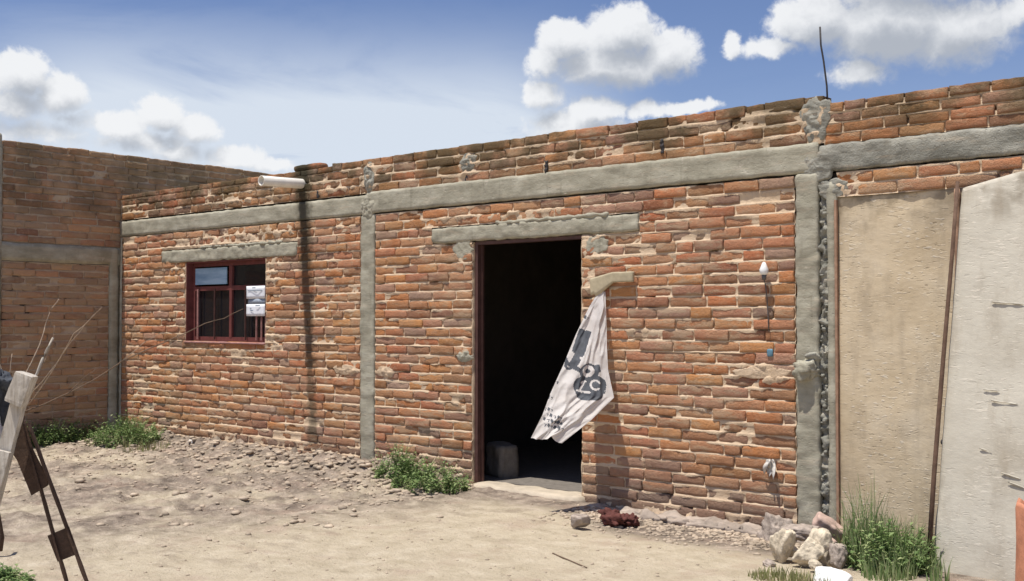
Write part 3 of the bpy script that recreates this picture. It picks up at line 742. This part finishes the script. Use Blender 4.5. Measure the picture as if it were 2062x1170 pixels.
# loose clods and pebbles
mb = MB(); rd = random.Random(5)
IC = [Vector(v).normalized() for v in [(0, 1, 1.618), (0, -1, 1.618), (0, 1, -1.618), (0, -1, -1.618), (1, 1.618, 0), (-1, 1.618, 0), (1, -1.618, 0), (-1, -1.618, 0), (1.618, 0, 1), (-1.618, 0, 1), (1.618, 0, -1), (-1.618, 0, -1)]]
IF = [(0, 1, 8), (0, 8, 4), (0, 4, 5), (0, 5, 9), (0, 9, 1), (1, 6, 8), (8, 6, 10), (8, 10, 4), (4, 10, 2), (4, 2, 5), (5, 2, 11), (5, 11, 9), (9, 11, 7), (9, 7, 1), (1, 7, 6), (3, 6, 7), (3, 7, 11), (3, 11, 2), (3, 2, 10), (3, 10, 6)]
def clod(x, y, r):
    z = gh(x, y); i = len(mb.v); sx, sy, sz = rd.uniform(.7, 1.5), rd.uniform(.7, 1.4), rd.uniform(.35, .8)
    for v in IC:
        k = r * rd.uniform(.75, 1.2); mb.v.append((x + v.x * k * sx, y + v.y * k * sy, z + v.z * k * sz + r * .15))
    for f in IF: mb.face([i + q_ for q_ in f])
for k in range(1700):
    x = rd.uniform(-12.3, -6.3); y = -abs(rd.gauss(0, .9)); 
    if y < -5: continue
    clod(x, y - .05, rd.uniform(.006, .03) * (1.25 if y > -.8 else .8))
for k in range(160):
    x = rd.uniform(-11.5, -5.6); y = rd.uniform(-4.6, -.3)
    if x + .3 * y * -1 > -5.2: continue
    clod(x, y, rd.uniform(.012, .04))
for k in range(260):
    x = rd.uniform(-9.5, -1.5); y = rd.uniform(-4.6, -.6); a = rd.uniform(0, 3.14); L_ = rd.uniform(.02, .07); z = gh(x, y) + .005
    if -6.5 < x < -5.2 and y > -.3: continue
    mb.tube([(x, y, z), (x + math.cos(a) * L_, y + math.sin(a) * L_, z + rd.uniform(-.002, .008))], .0016, .001, 3)
for k in range(1500):
    x = rd.uniform(-10.5, -1.0); y = rd.uniform(-4.8, -.1)
    if -6.5 < x < -5.2 and y > -.2: continue
    clod(x, y, rd.uniform(.003, .011) * (1 if rd.random() < .93 else 1.8))
for k in range(900):
    x = rd.uniform(-5.1, -3.2); y = -.16 - abs(rd.gauss(0, .28)); clod(x, y, rd.uniform(.006, .024))
tag(mb.build('earth_clods', [M['clod']], smooth=True), 'loose clods and pebbles scattered over the dry earth', 'earth clods', kind='stuff')

# ---------------------------------------------------------------- boards at the right
def board(name, label, x0, x1, z0, z1, yt, yb, xs_, th, mat, seed, amp=.005):
    mb = MB(); mb.rough_box(x0, x1, 0, th, z0, z1, .035, amp, 3.2, 0, .003, seed)
    for k, (x, y, z) in enumerate(mb.v):
        if yb < -.1 and z > 1.5: z -= max(0, -1.86 - x) * .22 * (z - 1.5) / .87
        f = (z1 - z) / (z1 - z0); mb.v[k] = (x + xs_ * f, y + yt + (yb - yt) * f, z)
    root = empty(name, ((x0 + x1) / 2 + xs_, yb, z0), label, 'board')
    mb.build('panel', [mat], root); return root
b1 = board('board_panel', 'tan mud smeared board closing the gap right of the grey column', -3.072, -2.19, -.25, 2.315, .012, .0, 0, .02, M['board_tan'], 4)
mb = MB(); mb.box(-3.083, -3.066, -.018, .01, -.2, 2.28); mb.build('edge_batten', [M['strip']], b1, smooth=False)
mb = MB(); mb.rough_box(-2.345, -2.275, -.055, -.028, .15, .80, .03, .004, 9, 0, .003, 8); mb.rough_box(-2.35, -2.26, -.06, -.028, .11, .15, .02, .006, 12, 0, .003, 4)
mb.build('wooden_strip', [M['strip']], b1)
mb = MB(); mb.rough_box(-2.36, -2.29, -.075, -.04, .64, .675, .015, .002, 9, 0, .003, 2); mb.build('latch', [M['wire_and_gap_shade']], b1)
mb = MB(); mb.rough_box(-2.275, -2.235, -.02, .01, .8, 2.30, .04, .004, 9, 0, .003, 8); mb.build('edge_batten', [M['strip']], b1)
b2 = board('board_panel', 'pale grey weathered board leaning against the wall at the right edge', -2.205, -.9, -.12, 2.37, -.065, -.46, -.085, .03, M['board_grey'], 9, .005)
for (x, z, L, a) in ((-1.98, 1.02, .10, -.1), (-1.9, .95, .16, -.2), (-1.75, .45, .25, -.5), (-1.9, 1.55, .2, -.15), (-1.6, 1.0, .1, -.3), (-1.85, .52, .12, -.4), (-1.6, 1.5, .22, -.1), (-2.0, .66, .08, -.45)):
    mb = MB(); f = (2.4 - z) / 2.52; y = -.065 - .395 * f - .004
    mb.rough_box(x - L / 2, x + L / 2, y - .006, y + .004, z - .006, z + .006, .02, .004, 14, 0, .002, x)
    mb.v = [(vx, vy, vz + a * (vx - x) * .6) for vx, vy, vz in mb.v]
    mb.build('ridge', [M['board_grey']], b2)
mb = MB(); mb.tube([(-2.30, -.50, -.12), (-2.288, -.40, .5), (-2.262, -.29, 1.2), (-2.238, -.19, 1.8), (-2.222, -.10, 2.33)], .016, .012, 8)  # dark strip added for the shade in the gap between the boards
tag(mb.build('seam_shade_strip', [M['strip_dark']]), 'added dark strip standing in for the shade of the gap between the two boards', 'shade strip')
# wall end and column beyond the boards
mb = MB(); mb.rough_box(-.9, -.36, -.01, .15, -.3, 2.30, .08, .01, 4, 0, .01, 3); mb.build('column', [M['concrete']], house)
core_mb = MB(); core_mb.box(-3.0, -.36, .10, .15, -.3, 2.30); core_mb.build('inner_wall', [M['inside']], house, smooth=False)

# ---------------------------------------------------------------- sack curtain
F_ = 2170.; _a = R(39.9)
def on(x, y, Y):      # a point of the cloth, measured on the sheet and set at its own distance from the wall
    u = (x - 1031) / F_; dx = -math.sin(_a) + math.cos(_a) * u; dy = math.cos(_a) + math.sin(_a) * u; tt = (Y + 7.2) / dy
    return Vector((tt * dx, Y, 1.45 - (y - 643) * tt / F_))
LE = [(1208, 583, -.03), (1188, 615, -.07), (1160, 672, -.18), (1134, 735, -.34), (1108, 792, -.50), (1092, 835, -.62), (1069, 881, -.74)]
RE = [(1219, 588, -.03), (1221, 640, -.06), (1222, 700, -.10), (1224, 745, -.13), (1236, 800, -.16), (1190, 845, -.36), (1131, 892, -.56)]
def poly(P, f):
    f *= len(P) - 1; i = min(int(f), len(P) - 2); f -= i
    return tuple(P[i][k] + (P[i + 1][k] - P[i][k]) * f for k in range(3))
def print_dark(x, y):
    def rect(cx, cy, w_, h_, a):
        c_, s_ = math.cos(a), math.sin(a); u = (x - cx) * c_ + (y - cy) * s_; v = -(x - cx) * s_ + (y - cy) * c_
        return abs(u) < w_ / 2 and abs(v) < h_ / 2
    def ring(cx, cy, r0, r1): return r0 < math.hypot(x - cx, y - cy) < r1
    d = False
    if rect(1170, 688, 24, 50, .32): d = True
    if rect(1160, 722, 15, 34, .5): d = True
    if ring(1146, 735, 5, 10) and y > 731: d = True
    if rect(1156, 740, 30, 8, .6): d = True
    em = ((x - 1187) / 33) ** 2 + ((y - 779) / 28) ** 2 + .12 * math.sin(5 * math.atan2(y - 779, x - 1187))
    if em < 1: d = True
    if ((x - 1184) / 20) ** 2 + ((y - 749) / 17) ** 2 < 1: d = True
    if rect(1140, 727, 8, 14, -.4): d = True
    if ring(1183, 747, 4.5, 12): return False
    if math.hypot(x - 1183, y - 747) < 4: return True
    if rect(1203, 742, 9, 16, -.3): d = True
    if d:
        if ring(1197, 775, 7, 11) and not (x > 1200 and abs(y - 777) < 4): return False      # C
        if rect(1172, 778, 4, 24, .5) or rect(1166, 787, 14, 4, .3) or rect(1178, 789, 16, 4, .15) or rect(1175, 769, 12, 4, -.3): return False
        if rect(1150, 716, 3, 16, .5) or rect(1170, 722, 9, 5, .2): return False
    if rect(1215, 785, 8, 14, .2) and not rect(1216, 785, 3, 8, .2): d = True
    # lines of small print
    for (cx, cy, n) in ((1119, 838, 5), (1116, 848, 6), (1113, 858, 5), (1111, 800, 2), (1128, 850, 3), (1128, 861, 3), (1108, 824, 3), (1192, 610, 1), (1184, 640, 2), (1125, 770, 1)):
        for k in range(n):
            xx = cx + (k - n / 2) * 6.5; yy = cy + (k - n / 2) * 1.9
            if rect(xx, yy, 4.2, 1.8 if (k + n) % 2 else 6.0, .35) or rect(xx + 1, yy + 2, 1.6, 6, .5): d = True
    return d
mb = MB(); NU, NV = 210, 90; lay = {}; ids = {}
for i in range(NU + 1):
    u = i / NU
    for j in range(NV + 1):
        v = j / NV
        L_ = poly(LE, u); Rr = poly(RE, u)
        x = L_[0] + (Rr[0] - L_[0]) * v; y = L_[1] + (Rr[1] - L_[1]) * v; Y = L_[2] + (Rr[2] - L_[2]) * v
        if u > .9: y -= (u - .9) / .1 * (9 * math.exp(-((v - .62) / .16) ** 2) + 3 * nz(v * 9, 4))
        env = math.sin(math.pi * min(1, v)) ** .7
        fold = .055 * math.exp(-((v - .60 - .05 * u) / .07) ** 2) * max(0, 1 - u / .72) ** .6 + .02 * math.sin(v * 15 + u * 5) * (1 - u * .4) + .03 * nz(v * 3, u * 5, 2) + .014 * (1 - abs(nz(v * 5 + u * 7, u * 4 - v * 3, 8)) * 3) + .012 * nz(v * 10, u * 14, 8)
        p = on(x, y, Y); nrm = Vector((.86, -.5, 0))
        p = p + nrm * fold * min(1, u * 5 + .15) * env
        lay[(i, j)] = (x, y); ids[(i, j)] = mb.vert(p)
for i in range(NU):
    for j in range(NV):
        x = (lay[(i, j)][0] + lay[(i + 1, j + 1)][0]) / 2; y = (lay[(i, j)][1] + lay[(i + 1, j + 1)][1]) / 2
        mb.face((ids[(i, j)], ids[(i, j + 1)], ids[(i + 1, j + 1)], ids[(i + 1, j)]), m=1 if print_dark(x, y) else 0)
tag(mb.build('woven_sack', [M['sack'], M['sack_print']]), 'white woven sack with dark printed emblem hanging beside the doorway and blowing outwards', 'sack')
# tan board it is tied to
mb = MB()
mb.rough_box(-5.15, -4.735, -.050, -.020, 1.745, 1.83, .014, .003, 9, 0, .001, 2)
for k, (x, y, z) in enumerate(mb.v):
    if x < -4.93: mb.v[k] = (x, y, z - (-4.93 - x) * (.22 + .5 * max(0, (1.79 - z) / .05) * (1 if x > -5.1 else .6)))
tag(mb.build('wooden_peg_board', [M['card']]), 'small tan board fixed to the bricks above the hanging sack', 'board')

# ---------------------------------------------------------------- small things on the wall
lamp = empty('wall_lamp', (-3.601, 0, 1.81), 'small white bulb on the brickwork left of the grey column', 'lamp')
mb = MB(); mb.lathe([(.001, 1.865), (.012, 1.86), (.02, 1.84), (.033, 1.81), (.030, 1.785), (.02, 1.772), (.001, 1.77)][::-1], -3.601, -.05, 16); mb.build('bulb', [M['white_plastic']], lamp)
mb = MB(); mb.lathe([(.001, 1.735), (.016, 1.735), (.018, 1.772), (.001, 1.774)], -3.601, -.05, 12)
mb.tube([(-3.601, -.05, 1.737), (-3.60, -.03, 1.70), (-3.597, -.016, 1.62), (-3.588, -.014, 1.45), (-3.584, -.014, 1.36)], .004, .004, 5); mb.build('lamp_holder', [M['socket']], lamp)
mb = MB(); mb.rough_box(-3.605, -3.55, -.018, .0, 1.175, 1.24, .012, .003, 20, 0, .004)
tag(mb.build('junction_box', [M['blue']]), 'tiny blue plastic box set in the bricks below the bulb', 'box')
mb = MB(); rd = random.Random(3)
pts = [on(1553, 925, -.02)]
tip = Vector((-3.57, -.02, .44))
for k in range(5):
    a0 = tip + Vector((rd.uniform(-.015, .015), 0, 0)); w_ = rd.uniform(.03, .05); L_ = rd.uniform(.08, .17); dx = (k - 2.6) * .018; n = 7; prev = None
    for q_ in range(n + 1):
        f = q_ / n; ww = w_ * math.sin(math.pi * (.12 + .85 * f)); cx = a0.x + dx * f; cz = a0.z - L_ * f; cy = -.03 - .02 * math.sin(f * 4 + k)
        cur = (mb.vert((cx - ww / 2, cy, cz)), mb.vert((cx + ww / 2, cy - .012, cz + .005)))
        if prev: mb.face((prev[0], cur[0], cur[1], prev[1]))
        prev = cur
o = tag(mb.build('plastic_scrap', [M['dirty_plastic']]), 'torn scrap of whitish plastic stuck low on the brick wall', 'plastic scrap')
sm = o.modifiers.new('thick', 'SOLIDIFY'); sm.thickness = .003
# notices in the window
def notice(z0, z1, label, rows):
    root = empty('paper_notice', (-9.70, .045, z0), label, 'notice', 'paper notices in the window')
    mb = MB(); n = 8
    for i in range(n + 1):
        for j in range(5):
            x = -9.875 + .335 * i / n; z = z0 + (z1 - z0) * j / 4
            mb.v.append((x, .042 - .006 * math.sin(i * 1.1) - .004 * nz(x * 9, z * 9), z))
    for i in range(n):
        for j in range(4): a = i * 5 + j; mb.face((a, a + 5, a + 6, a + 1))
    mb.build('sheet', [M['paper']], root).modifiers.new('t', 'SOLIDIFY').thickness = .001
    for (zz, a, b_) in rows:
        mb = MB(); mb.box(a, b_, .0325, .0335, zz - .006, zz + .006); mb.build('print', [M['ink']], root, smooth=False)
notice(1.675, 1.815, 'upper white paper notice taped to the right side of the window', [(1.795, -9.76, -9.70), (1.765, -9.84, -9.58)])
notice(1.485, 1.615, 'lower white paper notice taped to the right side of the window', [(1.60, -9.70, -9.62), (1.57, -9.80, -9.77), (1.545, -9.79, -9.74)])
mb = MB(); mb.rough_box(-9.85, -9.545, .046, .052, 1.615, 1.675, .03, .002, 9, 0, .001)
tag(mb.build('grey_card', [M['ink']]), 'grey strip of card between the two white notices in the window', 'card')
# loose brick on the parapet
mb = MB(); mb.rough_box(-9.03, -8.60, .0, .13, 3.005, 3.068, .03, .006, 9, 0, .006, 4)
for k in range(len(mb.c)): mb.c[k] = (.45, .5, .2)
tag(mb.build('loose_brick', [M['brick']]), 'reddish brick lying loose on top of the parapet above the spout', 'brick')

# ---------------------------------------------------------------- things on the ground
def thing_rock(name, label, cat, c, size, seed, mat, tilt=0, planes=9, group=None, rough=.13):
    mb = MB(); mb.rock(c, size, seed, planes, 0, rough, 34, tilt); return tag(mb.build(name, [mat], loc=c), label, cat, group)
G = 'stones piled by the grey column'
def dep(x, y, tt):
    u = (x - 1031) / F_
    return (tt * (-math.sin(_a) + math.cos(_a) * u), -7.2 + tt * (math.cos(_a) + math.sin(_a) * u), 1.45 - (y - 643) * tt / F_)
thing_rock('stone', 'pale wedge shaped stone at the left front of the stone pile', 'stone', dep(1572, 1096, 6.75), (.07, .065, .125), 21, M['rock'], .25, group=G)
thing_rock('stone', 'dark faced flat stone resting on top of the stone pile', 'stone', dep(1606, 1066, 6.95), (.125, .10, .055), 22, M['rock_grey'], -.1, group=G)
thing_rock('stone', 'large cream block in the middle of the stone pile', 'stone', dep(1651, 1099, 6.7), (.085, .09, .11), 23, M['rock'], .05, group=G)
thing_rock('stone', 'sloping cream stone left of the large cream block', 'stone', dep(1622, 1112, 6.6), (.075, .07, .085), 24, M['rock'], .7, group=G)
thing_rock('stone', 'grey stone on the right side of the stone pile beside the tall grass', 'stone', dep(1684, 1116, 6.6), (.05, .06, .10), 26, M['rock_grey'], -.3, group=G)
for k, (lab, px, py, tt, sz, mt) in enumerate((('small cream stone wedged under the flat stone of the pile', 1592, 1106, 6.75, .045, 'rock'), ('small grey chip at the left foot of the stone pile', 1545, 1134, 6.6, .035, 'rock_grey'), ('small pinkish chip between the cream block and the grey stone', 1672, 1090, 6.75, .04, 'rock_pink'), ('small tan chip at the front foot of the large cream block', 1640, 1136, 6.45, .035, 'rock'))):
    thing_rock('stone', lab, 'stone', dep(px, py, tt), (sz * 1.3, sz, sz * .8), 140 + k, M[mt], .3, 10, G)
mb = MB(); c = Vector(dep(1665, 1058, 7.0)); mb.rough_box(-.10, .10, -.055, .055, -.04, .04, .012, .008, 16, 0, .004, 6)
rm = Matrix.Rotation(.65, 3, 'Y') @ Matrix.Rotation(.5, 3, 'Z')
mb.v = [tuple(c + rm @ Vector(p)) for p in mb.v]
tag(mb.build('brick_fragment', [M['rock_pink']], loc=tuple(c)), 'broken pinkish brick tilted on the back of the stone pile', 'brick')
thing_rock('stone', 'purple grey boulder against the wall foot left of the stone pile', 'stone', (-3.45, -.20, -.05), (.12, .09, .13), 28, M['rock_grey'], .2, 12, rough=.16)
thing_rock('stone', 'smooth white stone in the grass at the bottom edge', 'stone', dep(1668, 1172, 6.15), (.11, .11, .075), 33, M['rock_white'], .15, 5, rough=.03)
thing_rock('stone', 'round greyish stone on the earth right of the threshold', 'stone', (-4.62, -.92, .0), (.066, .062, .05), 35, M['rock_grey'], 0, 6, rough=.04)
mb = MB()
mb.rock((-4.56, -.56, -.035), (.105, .08, .06), 61, 12, 0, .5, 20, .1); mb.rock((-4.47, -.50, -.035), (.085, .07, .05), 62, 12, 0, .5, 18, -.2); mb.rock((-4.63, -.50, -.025), (.085, .07, .06), 63, 12, 0, .5, 18, .3)
tag(mb.build('crumpled_cloth', [M['red_cloth']]), 'dark red crumpled cloth lying at the wall foot below the sack', 'cloth')
mb = MB(); mb.rough_box(-.15, .15, -.10, .10, -.17, .15, .02, .014, 7, 0, .012, 6)
c = Vector((-6.56, .50, .14)); rm = Matrix.Rotation(-.35, 3, 'Z') @ Matrix.Rotation(.06, 3, 'Y'); mb.v = [tuple(c + rm @ Vector(p)) for p in mb.v]
tag(mb.build('concrete_block', [M['block']]), 'grey concrete block standing just inside the dark doorway', 'block')
thing_rock('stone', 'small bright white stone on the earth heap below the window', 'stone', (-10.46, -.22, .075), (.06, .04, .03), 71, M['rock_white'], .1, 6)
mb = MB(); mb.tube([(a, b_, gh(a, b_) + .004) for a, b_ in ((-4.22, -1.75), (-4.12, -1.80), (-4.02, -1.85), (-3.92, -1.90), (-3.80, -1.96))], .005, .004, 6)
tag(mb.build('fallen_twig', [M['twig_dark']]), 'thin dark stick lying on the pale earth', 'stick')
for k, (x, y) in enumerate(((1225, 1065), (1170, 1062))): pass
# clay pipe at the right edge
root_c = Vector(dep(2086, 1190, 5.6)); cx, cy = root_c.x, root_c.y; topz = dep(2060, 1012, 5.6)[2]
mb = MB(); seg = 28; rings = []
for (r, z, wv) in ((.118, -.05, 0), (.115, .1, 0), (.108, .3, 0), (.11, topz - .02, .02), (.105, topz, .03), (.085, topz - .01, .03), (.082, .3, 0), (.085, .0, 0)):
    rings.append([mb.vert((cx + r * math.cos(a), cy + r * math.sin(a), z + wv * nz(math.cos(a) * 2.5, math.sin(a) * 2.5, 1))) for a in [2 * math.pi * j / seg for j in range(seg)]])
for a, b_ in zip(rings, rings[1:]):
    for j in range(seg): mb.face((a[j], a[(j + 1) % seg], b_[(j + 1) % seg], b_[j]))
tag(mb.build('clay_pipe', [M['clay']]), 'broken orange clay pipe standing on end at the right edge', 'clay pipe')

# ---------------------------------------------------------------- trestle at the left with its rusty brace
tr_ = empty('trestle', (-5.2, -4.6, 0), 'weathered trestle with a pale timber leg and a rusty slotted iron leg', 'trestle')
def prism(mb, pts, tt, dy, m=0):     # straight-sided plank: outline corners at distance tt, thickness dy
    fr = [Vector(dep(x, y, tt)) for x, y in pts]; bk = [Vector(dep(x, y, tt)) + Vector((-.64, .767, 0)) * dy for x, y in pts]
    i = [mb.vert(p) for p in fr]; j = [mb.vert(p) for p in bk]; n = len(pts)
    mb.face(i, m=m); mb.face(j[::-1], m=m)
    for k in range(n): mb.face((i[(k + 1) % n], i[k], j[k], j[(k + 1) % n]), m=m)
T0 = 5.0
def bar(mb, a, b_, w_, th, ta=T0, tb=T0, res=.05, amp=.003, seed=0):
    """timber or flat iron between two points, w_ wide, th thick, noise-skinned"""
    A = Vector(a); B = Vector(b_); L_ = (B - A).length; k = MB(); k.rough_box(-w_ / 2, w_ / 2, -th / 2, th / 2, 0, L_, res, amp, 9, 0, .0015, seed)
    d = (B - A).normalized(); side = Vector((.767, .64, 0)); side = (side - d * side.dot(d)).normalized(); up = d.cross(side)
    i = len(mb.v)
    for p in k.v: mb.v.append(tuple(A + side * p[0] + up * p[1] + d * p[2]))
    for f in k.f: mb.face([i + q_ for q_ in f])
mb = MB(); bar(mb, dep(-70, 1262, T0), dep(42, 800, T0), .062, .045, seed=1); mb.build('leg', [M['wood']], tr_, smooth=False)['label'] = 'pale timber leg'
mb = MB(); bar(mb, dep(34, 812, T0 - .03), dep(56, 752, T0 - .03), .085, .07, seed=3, amp=.004, res=.014); mb.build('timber_block', [M['wood']], tr_, smooth=False)
mb = MB(); bar(mb, dep(-30, 1060, T0 - .05), dep(8, 905, T0 - .05), .085, .03, seed=5, amp=.004, res=.03); mb.build('timber_block', [M['wood']], tr_, smooth=False)
# iron leg: two rails joined by plates
bl = bpy.data.objects.new('leg', None); COL.objects.link(bl); bl.parent = tr_; bl.location = (0, 0, 0); bl['label'] = 'rusty slotted iron leg'
mb = MB()
T1 = T0 + .06
bar(mb, dep(44, 835, T1), dep(172, 1275, T1), .011, .03, res=.04, amp=.002, seed=2)
bar(mb, dep(60, 850, T1), dep(222, 1275, T1), .011, .03, res=.04, amp=.002, seed=6)
def sub(mb, name, mat):
    o = mb.build(name, mat, None, False); o.parent = bl; o.location = -Vector(tr_.location); return o
sub(mb, 'rail', M['rust'])
for pts in (((30, 850), (42, 832), (58, 862), (70, 905), (98, 960), (101, 976), (68, 996), (38, 925), (22, 902)), ((101, 1076), (143, 1058), (163, 1112), (122, 1128)), ((150, 1190), (192, 1176), (212, 1232), (172, 1246))):
    mb = MB(); prism(mb, pts, T1, .008); sub(mb, 'plate', M['rust']).data.polygons.foreach_set('use_smooth', [False] * (len(pts) + 2))
# dark cloth bundle hung behind
mb = MB(); mb.rock(dep(-4, 800, T0 + .12), (.075, .06, .14), 81, 6, 0, .3, 20, .25); mb.rock(dep(12, 772, T0 + .1), (.05, .04, .045), 82, 6, 0, .3, 16, .5)
tag(mb.build('cloth_bundle', [M['cloth_dark']]), 'dark grey cloth bundle draped behind the trestle top', 'cloth')
mb = MB(); mb.rock(dep(-8, 862, T0 + .1), (.05, .05, .10), 83, 6, 0, .3, 16, .2)
tag(mb.build('pale_rag', [M['cloth_pale']]), 'pale bluish rag hanging below the dark cloth bundle', 'cloth')
mb = MB(); ft = dep(6, 1100, 6.75)
mb.tube([dep(-30, 900, 6.75), dep(-10, 980, 6.75), dep(2, 1040, 6.75), dep(9, 1080, 6.75), dep(5, 1106, 6.75)], .012, .02, 7)
tag(mb.build('iron_bar', [M['rust']]), 'bent dark iron bar standing in the earth at the left edge', 'iron bar')

# dry branches behind the trestle
root = empty('dry_branches', Vector(dep(20, 900, 5.3)), 'bare dry branches rising behind the trestle', 'branches')
def twig(pts, r0, r1, mat, name='branch'):
    mb = MB(); P_ = [Vector(dep(x, y, tt)) for x, y, tt in pts]; out = []
    for k in range(len(P_) - 1):
        for q_ in range(4):
            f = q_ / 4; p = P_[k].lerp(P_[k + 1], f); out.append(p + Vector((nz(p.x * 14, p.z * 14, k), 0, nz(p.z * 14, 7, p.x * 14))) * .008)
    out.append(P_[-1]); mb.tube(out, r0, r1, 6); mb.build(name, [mat], root)
twig([(-30, 1160, 5.5), (30, 900, 5.35), (66, 778, 5.3), (88, 722, 5.3), (108, 680, 5.3)], .009, .006, M['wood'])
twig([(66, 778, 5.3), (95, 720, 5.3), (108, 680, 5.3), (110, 655, 5.3)], .0022, .001, M['twig'])
twig([(30, 900, 5.35), (48, 765, 5.4), (82, 695, 5.45), (92, 655, 5.5), (104, 622, 5.5), (119, 602, 5.5)], .004, .002, M['twig'])
twig([(60, 800, 5.3), (115, 735, 5.2), (150, 672, 5.1), (180, 645, 5.1), (206, 618, 5.1)], .003, .001, M['twig'])
twig([(60, 815, 5.3), (110, 745, 5.2), (135, 700, 5.2), (185, 640, 5.2)], .0022, .001, M['twig'])
twig([(50, 830, 5.3), (140, 792, 5.3), (190, 765, 5.3), (250, 725, 5.3), (330, 690, 5.3), (412, 652, 5.3), (450, 642, 5.3), (490, 622, 5.3)], .004, .0015, M['twig_dark'])
twig([(140, 792, 5.3), (175, 757, 5.3), (195, 742, 5.3)], .003, .0015, M['twig_dark'])
twig([(250, 725, 5.3), (290, 690, 5.3), (330, 668, 5.3)], .002, .001, M['twig'])
twig([(0, 800, 5.3), (22, 752, 5.3), (26, 712, 5.3)], .004, .002, M['twig'])
twig([(-5, 780, 5.3), (5, 745, 5.3), (-5, 715, 5.3)], .004, .002, M['twig'])

# ---------------------------------------------------------------- weeds
def clump(name, label, cat, cx, cy, rx, ry, hgt, n, kind, mat, seed, group=None, lean=(0, 0), tall=None):
    rd = random.Random(seed); mb = MB()
    for k in range(n):
        a = rd.uniform(0, 6.28); r = math.sqrt(rd.random()); x = cx + rx * r * math.cos(a); y = cy + ry * r * math.sin(a)
        if y > -.03: y = -.03 - rd.random() * .05
        z = gh(x, y) - .01; prof = 1 - .55 * r * r
        if tall: prof *= tall(x, y)
        h = hgt * prof * rd.uniform(.45, 1.1)
        da = rd.uniform(0, 6.28); ln = rd.uniform(.03, .34) if kind == 'grass' else rd.uniform(.2, .8)
        dx, dy = math.cos(da) * ln * h + lean[0] * h, math.sin(da) * ln * h + lean[1] * h
        col = (rd.random(),) * 3
        if kind == 'grass':
            w_ = rd.uniform(.003, .0075); pa = rd.uniform(0, 3.14); wx, wy = math.cos(pa) * w_, math.sin(pa) * w_; prev = None
            for q_ in range(5):
                f = q_ / 4; px, py, pz = x + dx * f * f, y + dy * f * f, z + h * (f - .25 * ln * f * f); s_ = 1 - f * .9
                cur = (mb.vert((px - wx * s_, py - wy * s_, pz)), mb.vert((px + wx * s_, py + wy * s_, pz)))
                if prev: mb.face((prev[0], prev[1], cur[1], cur[0]), col)
                prev = cur
        else:
            mb.tube([(x, y, z), (x + dx * .4, y + dy * .4, z + h * .55), (x + dx, y + dy, z + h)], .0025, .0012, 3, 0, False, (.2, .2, .2))
            nl = rd.randint(7, 12)
            for q_ in range(nl):
                f = .2 + .8 * q_ / nl; px, py, pz = x + dx * f * (.6 + .4 * f), y + dy * f * (.6 + .4 * f), z + h * f
                la = rd.uniform(0, 6.28); L_ = rd.uniform(.012, .05); tl = rd.uniform(-.3, .7); ww = L_ * rd.uniform(.22, .38)
                d = Vector((math.cos(la), math.sin(la), tl)).normalized(); sd = d.cross(Vector((0, 0, 1))).normalized() * ww; p = Vector((px, py, pz))
                c_ = (min(1, max(0, col[0] + rd.uniform(-.25, .25))),) * 3
                i0 = mb.vert(p); i1 = mb.vert(p + d * L_ * .5 + sd); i2 = mb.vert(p + d * L_ + Vector((0, 0, -.3 * L_))); i3 = mb.vert(p + d * L_ * .5 - sd)
                mb.face((i0, i1, i2, i3), c_)
    return tag(mb.build(name, [mat], smooth=False), label, cat, group)
clump('weed_clump', 'leafy green weeds growing at the wall left of the doorway', 'weeds', -6.62, -.42, .38, .30, .26, 210, 'leaf', M['leaf'], 1)
clump('weed_clump', 'darker upright weeds beside the grey column left of the doorway weeds', 'weeds', -7.05, -.40, .16, .20, .30, 110, 'leaf', M['leaf'], 2)
clump('weed_clump', 'bright green weeds in the sun below the left end of the house', 'weeds', -11.45, -.50, .50, .35, .34, 330, 'leaf', M['leaf'], 3)
clump('grass_tuft', 'yellowish grass tuft trailing right of the bright green weeds', 'grass', -10.85, -.62, .5, .25, .14, 260, 'grass', M['dry_grass'], 4)
clump('weed_clump', 'dark shaded weeds along the foot of the tall side wall', 'weeds', -12.27, -1.0, .15, .75, .34, 300, 'leaf', M['leaf'], 5)
clump('tall_grass', 'tall dense green grass in front of the tan board', 'grass', -2.52, -.50, .30, .36, .55, 850, 'grass', M['grass'], 6, tall=lambda x, y: 1.2 if x < -2.62 else .66)
clump('tall_grass', 'short green grass at the bottom edge right of the white stone', 'grass', -2.38, -.92, .15, .2, .2, 260, 'grass', M['grass'], 12)
clump('leafy_plant', 'bushy green plant low in the tall grass', 'plant', -2.48, -.68, .24, .24, .34, 190, 'leaf', M['leaf'], 7)
clump('grass_tuft', 'low yellow green grass in front of the stone pile', 'grass', -2.72, -1.42, .30, .16, .10, 600, 'grass', M['dry_grass'], 8)
clump('grass_tuft', 'thin grass sprigs at the foot of the leaning pale board', 'grass', -2.12, -.85, .07, .1, .22, 30, 'grass', M['grass'], 9)
clump('weed_clump', 'green weeds at the bottom left corner below the trestle', 'weeds', -6.12, -4.42, .24, .2, .12, 200, 'leaf', M['leaf'], 10)
clump('grass_tuft', 'small withered grass tuft at the left end of the threshold', 'grass', -6.42, -.28, .14, .12, .09, 130, 'grass', M['dry_grass'], 11)
